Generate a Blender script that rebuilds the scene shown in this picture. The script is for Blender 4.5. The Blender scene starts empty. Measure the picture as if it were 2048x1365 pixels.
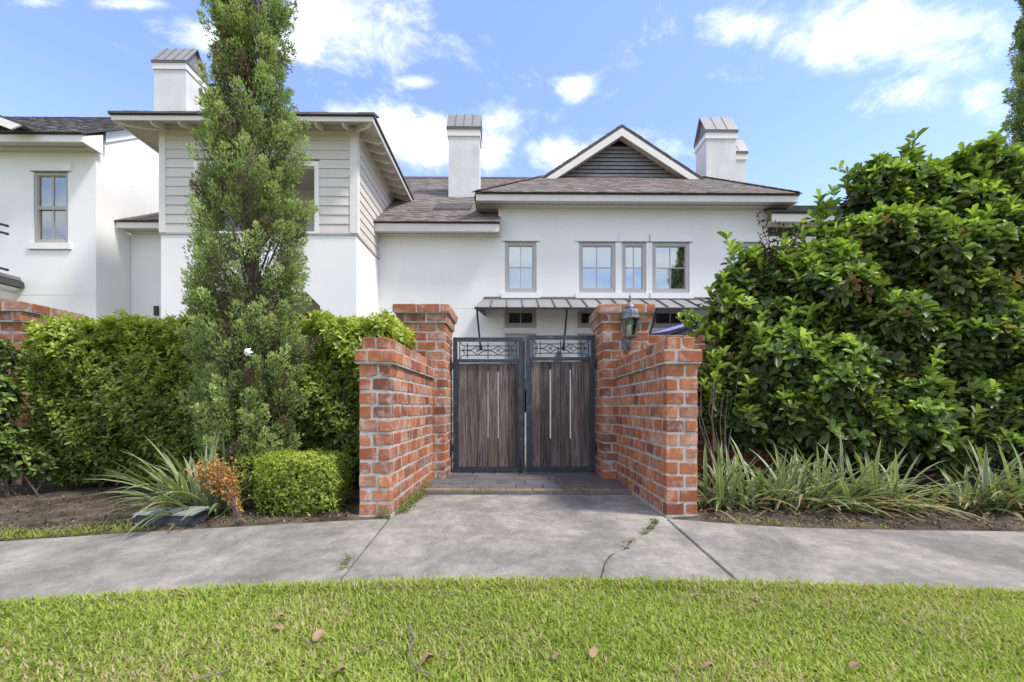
import bpy, math, random
import numpy as np
from mathutils import Vector, Matrix

random.seed(7)
rng = np.random.default_rng(11)
R = math.radians
sc = bpy.context.scene
COL = sc.collection

# ------------------------------------------------------------------ camera, sky, sun, exposure
EYE = 0.84            # lens height above the pavement, metres
FPX = 910.0           # focal length in photograph pixels (16 mm on a 36 mm sensor)
VX, VY = 1033.0, 815.0
cam_d = bpy.data.cameras.new('camera')
cam_d.sensor_width = 36.0
cam_d.lens = FPX / 2048.0 * 36.0
cam_d.shift_x = -(VX - 1024.0) / 2048.0
cam_d.shift_y = (VY - 682.5) / 2048.0
cam_d.clip_start = 0.02
cam_d.clip_end = 3000.0
cam = bpy.data.objects.new('camera', cam_d)
cam.location = (0, 0, EYE)
cam.rotation_euler = (R(90), 0, 0)
COL.objects.link(cam)
sc.camera = cam

SUN_EL, SUN_AZ = 56.0, 68.0      # azimuth measured from -Y (behind the camera) towards +X
sun_dir = Vector((math.cos(R(SUN_EL)) * math.sin(R(SUN_AZ)), -math.cos(R(SUN_EL)) * math.cos(R(SUN_AZ)), math.sin(R(SUN_EL))))
sun_d = bpy.data.lights.new('sun', 'SUN')
sun_d.energy = 2.7
sun_d.angle = R(10.0)
sun_d.color = (1.0, 0.95, 0.87)
sun = bpy.data.objects.new('sun', sun_d)
sun.rotation_euler = sun_dir.to_track_quat('Z', 'Y').to_euler()
sun.location = (8, -6, 14)
COL.objects.link(sun)

sc.view_settings.view_transform = 'Standard'
sc.view_settings.look = 'None'
sc.view_settings.gamma = 1.0
sc.view_settings.exposure = 0.80
sc.view_settings.use_curve_mapping = False
sc.render.engine = 'CYCLES'
sc.cycles.use_denoising = True
sc.cycles.max_bounces = 8
sc.cycles.transparent_max_bounces = 16


class NT:
    """small helper round a node tree"""
    def __init__(self, nt):
        self.nt = nt
        nt.nodes.clear()
    def n(self, t, ins=None, **props):
        nd = self.nt.nodes.new(t)
        for k, v in props.items():
            setattr(nd, k, v)
        if ins:
            for k, v in ins.items():
                s = nd.inputs[k]
                if isinstance(v, bpy.types.NodeSocket):
                    self.nt.links.new(v, s)
                else:
                    s.default_value = v
        return nd
    def math(self, op, a, b=None, c=None, clamp=False):
        ins = {0: a}
        if b is not None: ins[1] = b
        if c is not None: ins[2] = c
        return self.n('ShaderNodeMath', ins, operation=op, use_clamp=clamp).outputs[0]
    def ramp(self, fac, stops, interp='LINEAR'):
        nd = self.n('ShaderNodeValToRGB', {0: fac})
        cr = nd.color_ramp
        cr.interpolation = interp
        while len(cr.elements) < len(stops):
            cr.elements.new(0.5)
        for e, (p, c) in zip(cr.elements, stops):
            e.position = p
            e.color = (c[0], c[1], c[2], 1)
        return nd.outputs[0]
    def maprange(self, v, a, b, c=0.0, d=1.0, smooth=False):
        return self.n('ShaderNodeMapRange', {0: v, 1: a, 2: b, 3: c, 4: d}, interpolation_type='SMOOTHSTEP' if smooth else 'LINEAR').outputs[0]
    def mix(self, fac, a, b, blend='MIX'):
        nd = self.n('ShaderNodeMix', None, data_type='RGBA', blend_type=blend)
        for s, v in ((nd.inputs[0], fac), (nd.inputs[6], a), (nd.inputs[7], b)):
            if isinstance(v, bpy.types.NodeSocket):
                self.nt.links.new(v, s)
            else:
                s.default_value = v if not isinstance(v, tuple) else (v[0], v[1], v[2], 1)
        return nd.outputs[2]
    def noise(self, vec, scale, detail=4, rough=0.55, dist=0.0):
        return self.n('ShaderNodeTexNoise', {'Vector': vec, 'Scale': scale, 'Detail': detail, 'Roughness': rough, 'Distortion': dist}).outputs[0]


# --- sky: Nishita with fair-weather cumulus mixed in by direction
w = bpy.data.worlds.new('World')
sc.world = w
w.use_nodes = True
t = NT(w.node_tree)
sky = t.n('ShaderNodeTexSky', sky_type='NISHITA', sun_disc=False, sun_elevation=R(SUN_EL), sun_rotation=R(180 - SUN_AZ), air_density=1.0, dust_density=0.6, ozone_density=2.0)
tc = t.n('ShaderNodeTexCoord').outputs['Generated']
sep = t.n('ShaderNodeSeparateXYZ', {0: tc})
zc = t.math('MAXIMUM', sep.outputs[2], 0.0)
den = t.math('ADD', zc, 0.22)
flat = t.n('ShaderNodeCombineXYZ', {0: t.math('DIVIDE', sep.outputs[0], den), 1: t.math('DIVIDE', sep.outputs[1], den), 2: 0.35}).outputs[0]
warp = t.n('ShaderNodeTexNoise', {'Vector': flat, 'Scale': 2.6, 'Detail': 3.0}).outputs[1]
flat2 = t.n('ShaderNodeVectorMath', {0: flat, 1: t.n('ShaderNodeVectorMath', {0: warp, 1: (0.22, 0.22, 0.22)}, operation='MULTIPLY').outputs[0]}, operation='ADD').outputs[0]
cl = t.noise(flat2, 2.3, 9, 0.58)
# cloud banks: where the photograph has them (and open blue between), the noise alone elsewhere
CLOUDS = [(640, 30, 95, 60), (745, 75, 95, 55), (590, 90, 60, 40), (420, 80, 60, 30), (1480, 60, 110, 32), (1620, 70, 120, 50), (1760, 60, 130, 60), (1890, 90, 120, 80),
          (1850, 190, 90, 45), (1960, 190, 70, 40), (800, 262, 110, 48), (900, 285, 80, 50), (1000, 240, 55, 40), (985, 300, 45, 35), (1110, 305, 70, 26),
          (1330, 305, 60, 34), (1150, 172, 30, 18), (700, 235, 60, 25), (60, 5, 50, 14), (840, 165, 40, 14), (260, 8, 60, 10), (2150, 120, 120, 90)]
acc = None
for px, py, rx, ry in CLOUDS:
    u, v = (px - VX) / FPX, (VY - py) / FPX
    # elliptical fall-off measured on the tangent plane (x/y, z/y)
    tx = t.math('MULTIPLY', t.math('SUBTRACT', t.math('DIVIDE', sep.outputs[0], t.math('MAXIMUM', sep.outputs[1], 0.05)), u), FPX / rx)
    tz = t.math('MULTIPLY', t.math('SUBTRACT', t.math('DIVIDE', sep.outputs[2], t.math('MAXIMUM', sep.outputs[1], 0.05)), v), FPX / ry)
    d2 = t.math('ADD', t.math('MULTIPLY', tx, tx), t.math('MULTIPLY', tz, tz))
    g = t.math('POWER', 2.718, t.math('MULTIPLY', d2, -0.55))
    acc = g if acc is None else t.math('MAXIMUM', acc, g)
edge = t.noise(t.n('ShaderNodeVectorMath', {0: tc, 1: (1, 1, 1.7)}, operation='MULTIPLY').outputs[0], 9.0, 10, 0.66, 0.35)
front = t.maprange(sep.outputs[1], 0.15, 0.5, 0.0, 1.0, True)
inview = t.math('ADD', acc, t.math('MULTIPLY', t.math('SUBTRACT', edge, 0.5), 2.9))
m_in = t.maprange(inview, 0.22, 1.45, 0.0, 1.0, True)
m_out = t.maprange(cl, 0.36, 0.60, 0.0, 1.0, True)
cm = t.math('ADD', t.math('MULTIPLY', m_in, front), t.math('MULTIPLY', m_out, t.math('SUBTRACT', 1.0, front)))
cm = t.math('MULTIPLY', cm, 0.93)
hz = t.maprange(sep.outputs[2], 0.0, 0.5, 0.46, 0.13)
skyc = t.mix(hz, t.mix(1.0, sky.outputs[0], (1.0, 1.04, 1.32), 'MULTIPLY'), (3.9, 4.8, 5.9))
cloudc = t.mix(t.maprange(edge, 0.3, 0.7), (5.0, 5.3, 5.8), (6.3, 6.4, 6.6))
wc = t.mix(cm, skyc, cloudc)
bg = t.n('ShaderNodeBackground', {0: wc, 1: 0.15})
t.nt.links.new(bg.outputs[0], t.n('ShaderNodeOutputWorld').inputs[0])


# ------------------------------------------------------------------ helpers
def P(px, py, Y):
    """point of the place at depth Y metres seen at photograph pixel px, py"""
    return Vector(((px - VX) / FPX * Y, Y, EYE + (VY - py) / FPX * Y))

def tag(o, label=None, cat=None, group=None, kind=None):
    if label: o['label'] = label
    if cat: o['category'] = cat
    if group: o['group'] = group
    if kind: o['kind'] = kind
    return o

def empty(name, loc=(0, 0, 0), rz=0.0, parent=None):
    o = bpy.data.objects.new(name, None)
    o.empty_display_size = 0.2
    COL.objects.link(o)
    o.location = loc
    o.rotation_euler = (0, 0, rz)
    if parent: o.parent = parent
    return o

def link(name, me, parent=None, mw=None):
    o = bpy.data.objects.new(name, me)
    COL.objects.link(o)
    if parent: o.parent = parent
    if mw is not None: o.matrix_local = mw
    return o

class MB:
    def __init__(self):
        self.v, self.f = [], []
    def add(self, vs, fs):
        b = len(self.v)
        self.v += [tuple(p) for p in vs]
        self.f += [tuple(i + b for i in f) for f in fs]
        return self
    def box(self, x0, x1, y0, y1, z0, z1):
        vs = [(x0, y0, z0), (x1, y0, z0), (x1, y1, z0), (x0, y1, z0), (x0, y0, z1), (x1, y0, z1), (x1, y1, z1), (x0, y1, z1)]
        return self.add(vs, [(0, 3, 2, 1), (4, 5, 6, 7), (0, 1, 5, 4), (1, 2, 6, 5), (2, 3, 7, 6), (3, 0, 4, 7)])
    def hexa(self, bot, top):
        """eight corners: four below, four above, both counter-clockwise from above"""
        return self.add(list(bot) + list(top), [(0, 3, 2, 1), (4, 5, 6, 7), (0, 1, 5, 4), (1, 2, 6, 5), (2, 3, 7, 6), (3, 0, 4, 7)])
    def prism(self, poly, off):
        """polygon (3-D points, ordered) swept along the vector off"""
        n = len(poly)
        a = [Vector(p) for p in poly]
        b = [p + Vector(off) for p in a]
        fs = [tuple(range(n))[::-1], tuple(range(n, 2 * n))]
        fs += [(i, (i + 1) % n, n + (i + 1) % n, n + i) for i in range(n)]
        return self.add(a + b, fs)
    def bar(self, p, q, wd, ht=None, up=(0, 0, 1)):
        p, q = Vector(p), Vector(q)
        ht = ht or wd
        d = (q - p).normalized()
        s = d.cross(Vector(up))
        if s.length < 1e-4: s = d.cross(Vector((0, 1, 0)))
        s.normalize()
        u = s.cross(d)
        o = [s * (-wd / 2) + u * (-ht / 2), s * (wd / 2) + u * (-ht / 2), s * (wd / 2) + u * (ht / 2), s * (-wd / 2) + u * (ht / 2)]
        return self.add([p + k for k in o] + [q + k for k in o], [(0, 1, 2, 3), (7, 6, 5, 4), (0, 4, 5, 1), (1, 5, 6, 2), (2, 6, 7, 3), (3, 7, 4, 0)])
    def tube(self, pts, radii, seg=7):
        pts = [Vector(p) for p in pts]
        if not hasattr(radii, '__len__'): radii = [radii] * len(pts)
        rings = []
        for i, p in enumerate(pts):
            d = (pts[min(i + 1, len(pts) - 1)] - pts[max(i - 1, 0)]).normalized()
            s = d.cross(Vector((0.13, 0.37, 0.92)))
            if s.length < 1e-3: s = d.cross(Vector((1, 0, 0)))
            s.normalize()
            u = d.cross(s)
            rings.append([p + (s * math.cos(6.2832 * k / seg) + u * math.sin(6.2832 * k / seg)) * radii[i] for k in range(seg)])
        vs = [q for r_ in rings for q in r_]
        fs = []
        for i in range(len(pts) - 1):
            for k in range(seg):
                a, b = i * seg + k, i * seg + (k + 1) % seg
                fs.append((a, b, b + seg, a + seg))
        fs.append(tuple(range(seg))[::-1])
        fs.append(tuple(range(len(vs) - seg, len(vs))))
        return self.add(vs, fs)
    def lathe(self, prof, seg=16, c=(0, 0, 0), phase=0.0):
        vs, fs = [], []
        for r_, z in prof:
            vs += [(c[0] + r_ * math.cos(6.2832 * k / seg + phase), c[1] + r_ * math.sin(6.2832 * k / seg + phase), c[2] + z) for k in range(seg)]
        for i in range(len(prof) - 1):
            for k in range(seg):
                a, b = i * seg + k, i * seg + (k + 1) % seg
                fs.append((a, b, b + seg, a + seg))
        fs.append(tuple(range(seg))[::-1])
        fs.append(tuple(range(len(vs) - seg, len(vs))))
        return self.add(vs, fs)
    def build(self, name, mat, parent=None, smooth=False):
        me = bpy.data.meshes.new(name)
        me.from_pydata(self.v, [], self.f)
        me.materials.append(mat)
        if smooth: me.shade_smooth()
        me.update()
        return link(name, me, parent)

def box(name, mat, parent, x0, x1, y0, y1, z0, z1):
    return MB().box(x0, x1, y0, y1, z0, z1).build(name, mat, parent)

def np_mesh(name, V, F, mat, tint=None, smooth=True):
    """V (n,3) float, F (m,k) int with k = 3 or 4"""
    me = bpy.data.meshes.new(name)
    k = F.shape[1]
    me.vertices.add(len(V))
    me.vertices.foreach_set('co', np.ascontiguousarray(V, dtype=np.float32).ravel())
    me.loops.add(F.size)
    me.loops.foreach_set('vertex_index', np.ascontiguousarray(F, dtype=np.int32).ravel())
    me.polygons.add(len(F))
    me.polygons.foreach_set('loop_start', np.arange(0, F.size, k, dtype=np.int32))
    me.polygons.foreach_set('loop_total', np.full(len(F), k, dtype=np.int32))
    if smooth: me.polygons.foreach_set('use_smooth', np.ones(len(F), dtype=bool))
    if tint is not None:
        at = me.attributes.new('tint', 'FLOAT', 'POINT')
        at.data.foreach_set('value', np.ascontiguousarray(tint, dtype=np.float32))
    me.materials.append(mat)
    me.update(calc_edges=True)
    return me

# leaf templates: x along the blade, y across, z up; all quads (tips are degenerate-free kites)
def leaf_template(width, widest=0.55, fold=0.25, curl=0.25, rows=3):
    ts = {2: [0, .5, 1.0], 3: [0, .34, .68, 1.0], 4: [0, .28, .58, .88, 1.0]}[rows]
    vs = []
    for t_ in ts:
        if t_ < widest: wv = width * 0.5 * (0.16 + 0.84 * math.sin(t_ / widest * 1.5708))
        else: wv = width * 0.5 * math.sqrt(max(0.0, 1 - ((t_ - widest) / (1.0 - widest)) ** 2)) + 0.012
        z = -curl * t_ * t_
        vs += [(t_, -wv, z + wv * fold), (t_, 0, z), (t_, wv, z + wv * fold)]
    fs = []
    for i in range(len(ts) - 1):
        b = i * 3
        fs += [(b, b + 3, b + 4, b + 1), (b + 1, b + 4, b + 5, b + 2)]
    return np.array(vs, float), np.array(fs, int)

def kite_template(width, fold=0.2, curl=0.15):
    vs = np.array([(0, 0, 0), (0.5, -width / 2, fold * width - curl * .25), (1, 0, -curl), (0.5, width / 2, fold * width - curl * .25)], float)
    return vs, np.array([(0, 1, 2, 3)], int)

def fold_template(width, fold=0.25, curl=0.2):
    vs = np.array([(0, 0, 0), (0.58, -width / 2, fold * width - curl * .33), (1, 0, -curl), (0.58, width / 2, fold * width - curl * .33), (0.5, 0, -curl * .3 - .03)], float)
    return vs, np.array([(0, 1, 2, 4), (0, 4, 2, 3)], int)

def obovate_template(width, fold=0.22, curl=0.28):
    w = width
    vs = np.array([(0, 0, 0), (.42, -w * .42, w * fold), (.84, -w * .44, w * fold - curl * .55), (1, 0, -curl), (.84, w * .44, w * fold - curl * .55), (.42, w * .42, w * fold)], float)
    return vs, np.array([(0, 1, 2, 3), (0, 3, 4, 5)], int)

def blade_template(width, bend=0.3, taper=0.6):
    vs = np.array([(0, -width / 2, 0), (0, width / 2, 0), (0.5, width * taper * .6, bend * .2), (0.5, -width * taper * .6, bend * .2), (1, width * .08, bend), (1, -width * .08, bend)], float)
    return vs, np.array([(0, 1, 2, 3), (3, 2, 4, 5)], int)

def frames(d, n):
    """rotation matrices whose x is d and whose z lies towards n"""
    d = d / np.maximum(np.linalg.norm(d, axis=1, keepdims=True), 1e-9)
    y = np.cross(n, d)
    y /= np.maximum(np.linalg.norm(y, axis=1, keepdims=True), 1e-9)
    z = np.cross(d, y)
    return np.stack([d, y, z], axis=2)

def scatter(templ, pos, Rm, scale, tint):
    tv, tf = templ
    n = len(pos)
    loc = tv[None, :, :] * scale[:, None, None]
    V = np.einsum('nij,nkj->nki', Rm, loc) + pos[:, None, :]
    F = tf[None, :, :] + (np.arange(n) * len(tv))[:, None, None]
    T = np.repeat(tint, len(tv))
    return V.reshape(-1, 3), F.reshape(-1, tf.shape[1]), T

def merge(parts):
    V, F, T, off = [], [], [], 0
    for v, f, t_ in parts:
        V.append(v); F.append(f + off); T.append(t_); off += len(v)
    return np.concatenate(V), np.concatenate(F), np.concatenate(T)

def unit(a):
    return a / np.maximum(np.linalg.norm(a, axis=1, keepdims=True), 1e-9)

def rosettes(c, axis, k, spread, templ, size, tint, jitter=0.25):
    """k leaves round every shoot tip c with shoot direction axis"""
    n = len(c)
    axis = unit(axis)
    ref = np.where(np.abs(axis[:, 2:3]) > 0.9, np.array([[1.0, 0, 0]]), np.array([[0, 0, 1.0]]))
    e1 = unit(np.cross(axis, ref)); e2 = np.cross(axis, e1)
    ph0 = rng.random(n) * 6.283
    out = []
    for i in range(k):
        ph = ph0 + i * 2.4 + rng.normal(0, jitter, n)
        be = spread[0] + (spread[1] - spread[0]) * (i / max(1, k - 1)) + rng.normal(0, jitter * .6, n)
        rad = e1 * np.cos(ph)[:, None] + e2 * np.sin(ph)[:, None]
        d = axis * np.cos(be)[:, None] + rad * np.sin(be)[:, None]
        nn = axis * np.sin(be)[:, None] - rad * np.cos(be)[:, None]
        s = size * (0.65 + 0.5 * rng.random(n)) * (0.7 + 0.3 * i / max(1, k - 1))
        p = c - axis * (0.25 * size * i / max(1, k))[:, None] if hasattr(size, '__len__') else c - axis * (0.25 * size * i / max(1, k))
        out.append(scatter(templ, p, frames(d, nn), s, np.where(tint <= 0.0, 0.0, np.clip(tint - 0.5 * tint * i / k + rng.normal(0, .07, n), 0.055, 1))))
    return merge(out)

# ------------------------------------------------------------------ materials
MATS = {}
def new_mat(name):
    m = bpy.data.materials.new(name)
    m.use_nodes = True
    MATS[name] = m
    return m, NT(m.node_tree)

def finish(t, col, rough=0.6, bump=None, bstr=0.3, bdist=0.01, metal=0.0, spec=0.4, extra=None):
    ins = {'Base Color': col if isinstance(col, bpy.types.NodeSocket) else (col[0], col[1], col[2], 1), 'Roughness': rough, 'Metallic': metal, 'Specular IOR Level': spec}
    p = t.n('ShaderNodeBsdfPrincipled', ins)
    if bump is not None:
        b = t.n('ShaderNodeBump', {'Height': bump, 'Strength': bstr, 'Distance': bdist})
        t.nt.links.new(b.outputs[0], p.inputs['Normal'])
    t.nt.links.new(p.outputs[0], t.n('ShaderNodeOutputMaterial').inputs[0])
    return p

def coords(t, per_object=True):
    """object coordinates with an offset of its own for every object"""
    tc = t.n('ShaderNodeTexCoord').outputs['Object']
    rnd = t.n('ShaderNodeObjectInfo').outputs['Random']
    if not per_object: return tc, rnd
    off = t.n('ShaderNodeCombineXYZ', {0: t.math('MULTIPLY', rnd, 37.0), 1: t.math('MULTIPLY', rnd, 61.0), 2: t.math('MULTIPLY', rnd, 23.0)}).outputs[0]
    return t.n('ShaderNodeVectorMath', {0: tc, 1: off}, operation='ADD').outputs[0], rnd

def scaled(t, v, s):
    return t.n('ShaderNodeVectorMath', {0: v, 1: s}, operation='MULTIPLY').outputs[0]

def island_random(t, rnd):
    isl = t.n('ShaderNodeNewGeometry').outputs['Random Per Island']
    return t.math('FRACT', t.math('ADD', isl, t.math('MULTIPLY', rnd, 7.31)))

def simple(name, col, rough=0.6, nscale=6.0, amt=0.12, bstr=0.15, bscale=60.0, metal=0.0, spec=0.4, per_object=True):
    m, t = new_mat(name)
    v, rnd = coords(t, per_object)
    n1 = t.noise(v, nscale, 5, 0.6)
    k = t.maprange(n1, 0.25, 0.75, 1.0 - amt, 1.0 + amt)
    c = t.mix(1.0, col, t.n('ShaderNodeCombineXYZ', {0: k, 1: k, 2: k}).outputs[0], 'MULTIPLY')
    finish(t, c, rough, t.noise(v, bscale, 3), bstr, 0.004, metal, spec)
    return m

# reclaimed brick
m, t = new_mat('brick')
v, rnd = coords(t)
r_ = island_random(t, rnd)
base = t.ramp(r_, [(0.0, (.30, .098, .050)), (0.2, (.40, .142, .064)), (0.4, (.50, .190, .078)), (0.52, (.26, .092, .056)), (0.64, (.16, .072, .052)), (0.76, (.47, .25, .16)), (0.88, (.34, .120, .068)), (1.0, (.52, .205, .078))])
base = t.mix(t.maprange(t.noise(v, 9, 5, .65), .35, .75, 0, .45), base, (.25, .085, .050))
soot = t.maprange(t.noise(v, 5.0, 6, .75), .55, .74, 0, .75)
base = t.mix(soot, base, (.10, .065, .05))
lime_lim = t.maprange(r_, 0.0, 1.0, .72, .55)
lime = t.math('MULTIPLY', t.math('GREATER_THAN', t.noise(v, 13, 6, .72, .4), lime_lim), 0.50)
lime = t.math('MAXIMUM', lime, t.math('MULTIPLY', t.maprange(t.noise(v, 6.5, 7, .75), .49, .68), .62))
base = t.mix(lime, base, (.58, .47, .41))
finish(t, base, .88, t.noise(v, 48, 7, .75), .75, .010, spec=.2)

m, t = new_mat('mortar')
v, rnd = coords(t, False)
c = t.ramp(t.noise(v, 11, 6, .65), [(.3, (.27, .25, .23)), (.5, (.45, .425, .40)), (.7, (.58, .555, .53))])
finish(t, c, .95, t.noise(v, 70, 6, .75), .8, .01, spec=.1)

# concrete walk
m, t = new_mat('concrete')
v, rnd = coords(t, False)
v = t.n('ShaderNodeNewGeometry').outputs['Position']
big = t.noise(scaled(t, v, (1, .6, 1)), 1.5, 10, .74, .3)
c = t.ramp(big, [(.34, (.135, .126, .114)), (.45, (.205, .190, .170)), (.54, (.285, .262, .230)), (.66, (.40, .365, .310))])
c = t.mix(t.maprange(t.noise(v, 7, 5, .65), .42, .62, 0, .40), c, (.120, .112, .102))
va = scaled(t, v, (1, .42, 1))
spk = t.noise(va, 46, 5, .8)
c = t.mix(t.maprange(spk, .54, .66, 0, .38), c, (.42, .39, .34))
c = t.mix(t.maprange(t.noise(va, 33, 6, .8), .54, .66, 0, .36), c, (.060, .057, .054))
finish(t, c, .9, t.noise(v, 240, 4, .7), .35, .004, spec=.2)

simple('concrete_footing', (.36, .345, .32), .95, 14, .3, .5, 80)

# slate paving
m, t = new_mat('slate')
v, rnd = coords(t)
c = t.ramp(rnd, [(0, (.085, .078, .088)), (.3, (.125, .120, .132)), (.5, (.100, .106, .122)), (.7, (.150, .135, .132)), (.85, (.115, .095, .102)), (1, (.140, .142, .150))])
c = t.mix(t.maprange(t.noise(v, 7, 6, .7), .45, .72, 0, .6), c, (.19, .178, .165))
finish(t, c, .62, t.noise(v, 28, 6, .7), .5, .01, spec=.35)
simple('slate_edge', (.22, .165, .12), .85, 12, .35, .5, 60)
simple('grout', (.17, .155, .14), .95, 20, .3, .5, 90)

# stucco and trim
m, t = new_mat('stucco')
v, rnd = coords(t, False)
c = t.ramp(t.noise(v, .9, 6, .6), [(.3, (.755, .742, .718)), (.7, (.82, .81, .79))])
streak = t.maprange(t.noise(scaled(t, v, (3.2, 3.2, .22)), 2.0, 5, .65), .58, .82, 0, .08)
c = t.mix(streak, c, (.55, .53, .50))
c = t.mix(t.maprange(t.noise(v, 6, 6, .7), .5, .75, 0, .10), c, (.60, .585, .56))
finish(t, c, .88, t.noise(v, 26, 7, .72), .22, .010, spec=.2)
m, t = new_mat('chimney_stucco')
v, rnd = coords(t)
c = t.ramp(t.noise(v, 1.6, 6, .6), [(.3, (.56, .555, .55)), (.7, (.70, .695, .69))])
streak = t.maprange(t.noise(scaled(t, v, (5, 5, .5)), 2.0, 5, .65), .5, .75, 0, .25)
c = t.mix(streak, c, (.38, .37, .36))
finish(t, c, .9, t.noise(v, 40, 5, .65), .2, .006, spec=.2)
simple('white_trim', (.78, .76, .735), .55, 3, .04, .06, 40)
simple('cream_trim', (.70, .665, .625), .55, 3, .05, .08, 40)
simple('greige_trim', (.40, .365, .335), .5, 3, .06, .08, 40)
simple('window_frame', (.43, .40, .385), .5, 3, .05, .05, 40)
simple('soffit', (.52, .475, .43), .7, 2, .06, .1, 30)
m, t = new_mat('siding')
v, rnd = coords(t)
k = t.maprange(rnd, 0, 1, .95, 1.05)
c = t.mix(1.0, (.60, .56, .515), t.n('ShaderNodeCombineXYZ', {0: k, 1: k, 2: k}).outputs[0], 'MULTIPLY')
c = t.mix(t.maprange(t.noise(scaled(t, v, (1.2, 1.2, 12)), 3, 5, .6), .45, .75, 0, .12), c, (.38, .34, .30))
finish(t, c, .6, t.noise(scaled(t, v, (3, 3, 60)), 4, 4, .6), .12, .003, spec=.3)
# perforated soffit vent: a metal strip with a dotted pattern of holes
m, t = new_mat('vent_strip')
v, rnd = coords(t, False)
x = t.n('ShaderNodeSeparateXYZ', {0: v}).outputs[0]
hole = t.math('LESS_THAN', t.math('FRACT', t.math('MULTIPLY', x, 15.0)), .52)
c = t.mix(hole, (.48, .44, .40), (.10, .085, .075))
finish(t, c, .6)
simple('louver', (.20, .19, .197), .45, 5, .2, .1, 40)
simple('louver_gap', (.02, .018, .018), .9, 5, .2, .1, 40)
simple('dark_edge', (.07, .06, .06), .8, 5, .25, .2, 40)

# shingles
def shingle_mat(name, stops):
    m, t = new_mat(name)
    v, rnd = coords(t)
    r_ = island_random(t, rnd)
    c = t.ramp(r_, stops)
    c = t.mix(t.maprange(t.noise(v, 3.5, 5, .65), .4, .7, 0, .35), c, (.17, .145, .135))
    c = t.mix(t.maprange(t.noise(v, 150, 3, .7), .5, .75, 0, .5), c, (.30, .25, .23))
    finish(t, c, .93, t.noise(v, 170, 3, .7), .5, .004, spec=.15)
shingle_mat('shingle', [(0, (.140, .115, .105)), (.2, (.235, .190, .170)), (.4, (.185, .168, .162)), (.6, (.30, .250, .225)), (.8, (.105, .097, .098)), (1, (.21, .172, .155))])
shingle_mat('shingle_grey', [(0, (.075, .075, .085)), (.25, (.125, .125, .135)), (.5, (.095, .09, .095)), (.75, (.165, .16, .165)), (1, (.085, .08, .085))])
simple('seam_metal', (.25, .24, .232), .45, 2.2, .12, .08, 30, metal=.15)
simple('seam_rib', (.15, .142, .138), .45, 3, .1, .05, 30, metal=.35)
simple('gutter', (.045, .045, .05), .45, 4, .2, .05, 30)

# glass: bright reflection over a dim room
m, t = new_mat('window_glass')
v, rnd = coords(t)
gl = t.n('ShaderNodeBsdfGlossy', {'Color': (.93, .96, .97, 1), 'Roughness': .012})
wob = t.n('ShaderNodeBump', {'Height': t.noise(v, 2.0, 2), 'Strength': .02, 'Distance': .02})
t.nt.links.new(wob.outputs[0], gl.inputs['Normal'])
tr = t.n('ShaderNodeBsdfTransparent', {'Color': (.80, .84, .84, 1)})
mx = t.n('ShaderNodeMixShader', {0: t.math('ADD', t.math('MULTIPLY', t.n('ShaderNodeFresnel', {0: 1.5}).outputs[0], .8), .26, clamp=True), 1: tr.outputs[0], 2: gl.outputs[0]})
t.nt.links.new(mx.outputs[0], t.n('ShaderNodeOutputMaterial').inputs[0])
m, t = new_mat('dark_glass')
gl = t.n('ShaderNodeBsdfGlossy', {'Color': (.9, .93, .95, 1), 'Roughness': .02})
tr = t.n('ShaderNodeBsdfTransparent', {'Color': (.55, .57, .57, 1)})
mx = t.n('ShaderNodeMixShader', {0: t.math('ADD', t.n('ShaderNodeFresnel', {0: 1.45}).outputs[0], .05, clamp=True), 1: tr.outputs[0], 2: gl.outputs[0]})
t.nt.links.new(mx.outputs[0], t.n('ShaderNodeOutputMaterial').inputs[0])
m, t = new_mat('clear_glass')
gl = t.n('ShaderNodeBsdfGlossy', {'Color': (1, 1, 1, 1), 'Roughness': .03})
tr = t.n('ShaderNodeBsdfTransparent', {'Color': (.90, .93, .91, 1)})
mx = t.n('ShaderNodeMixShader', {0: t.math('ADD', t.math('MULTIPLY', t.n('ShaderNodeFresnel', {0: 1.5}).outputs[0], .8), .03, clamp=True), 1: tr.outputs[0], 2: gl.outputs[0]})
t.nt.links.new(mx.outputs[0], t.n('ShaderNodeOutputMaterial').inputs[0])
simple('room_dark', (.030, .028, .027), .9)
simple('blind', (.62, .66, .68), .8, 2, .05, .05)
simple('shutter_green', (.26, .32, .15), .6, 4, .1, .1)
simple('porch_wall', (.60, .585, .55), .8, 2, .06, .1)

# gate
m, t = new_mat('weathered_wood')
v, rnd = coords(t)
gv = scaled(t, v, (26, 26, 1.1))
gr = t.noise(gv, 2.4, 7, .66, .6)
c = t.ramp(gr, [(.34, (.042, .034, .031)), (.46, (.115, .095, .087)), (.57, (.190, .163, .150)), (.70, (.29, .26, .24))])
bk = t.maprange(rnd, 0, 1, .58, 1.22)
c = t.mix(1.0, c, t.n('ShaderNodeCombineXYZ', {0: bk, 1: bk, 2: bk}).outputs[0], 'MULTIPLY')
kn = t.noise(scaled(t, v, (9, 9, 3.2)), 1.6, 3, .5)
c = t.mix(t.maprange(kn, .68, .78, 0, .8), c, (.035, .025, .022))
low = t.math('MULTIPLY', t.noise(scaled(t, v, (5, 5, 1.2)), 2.2, 5, .6), 1.0)
c = t.mix(t.maprange(low, .50, .72, 0, .55), c, (.115, .068, .045))
c = t.mix(t.maprange(t.noise(scaled(t, v, (11, 11, .9)), 1.8, 4, .6), .60, .74, 0, .6), c, (.045, .045, .055))
finish(t, c, .85, gr, .5, .006, spec=.2)
m, t = new_mat('iron')
v, rnd = coords(t)
c = t.ramp(t.noise(v, 14, 6, .7), [(.3, (.012, .015, .022)), (.55, (.030, .036, .050)), (.72, (.085, .092, .105))])
finish(t, c, .42, t.noise(v, 120, 4, .6), .25, .003, spec=.5)
simple('iron_dark', (.018, .018, .020), .5, 12, .3, .15, 80)
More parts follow.
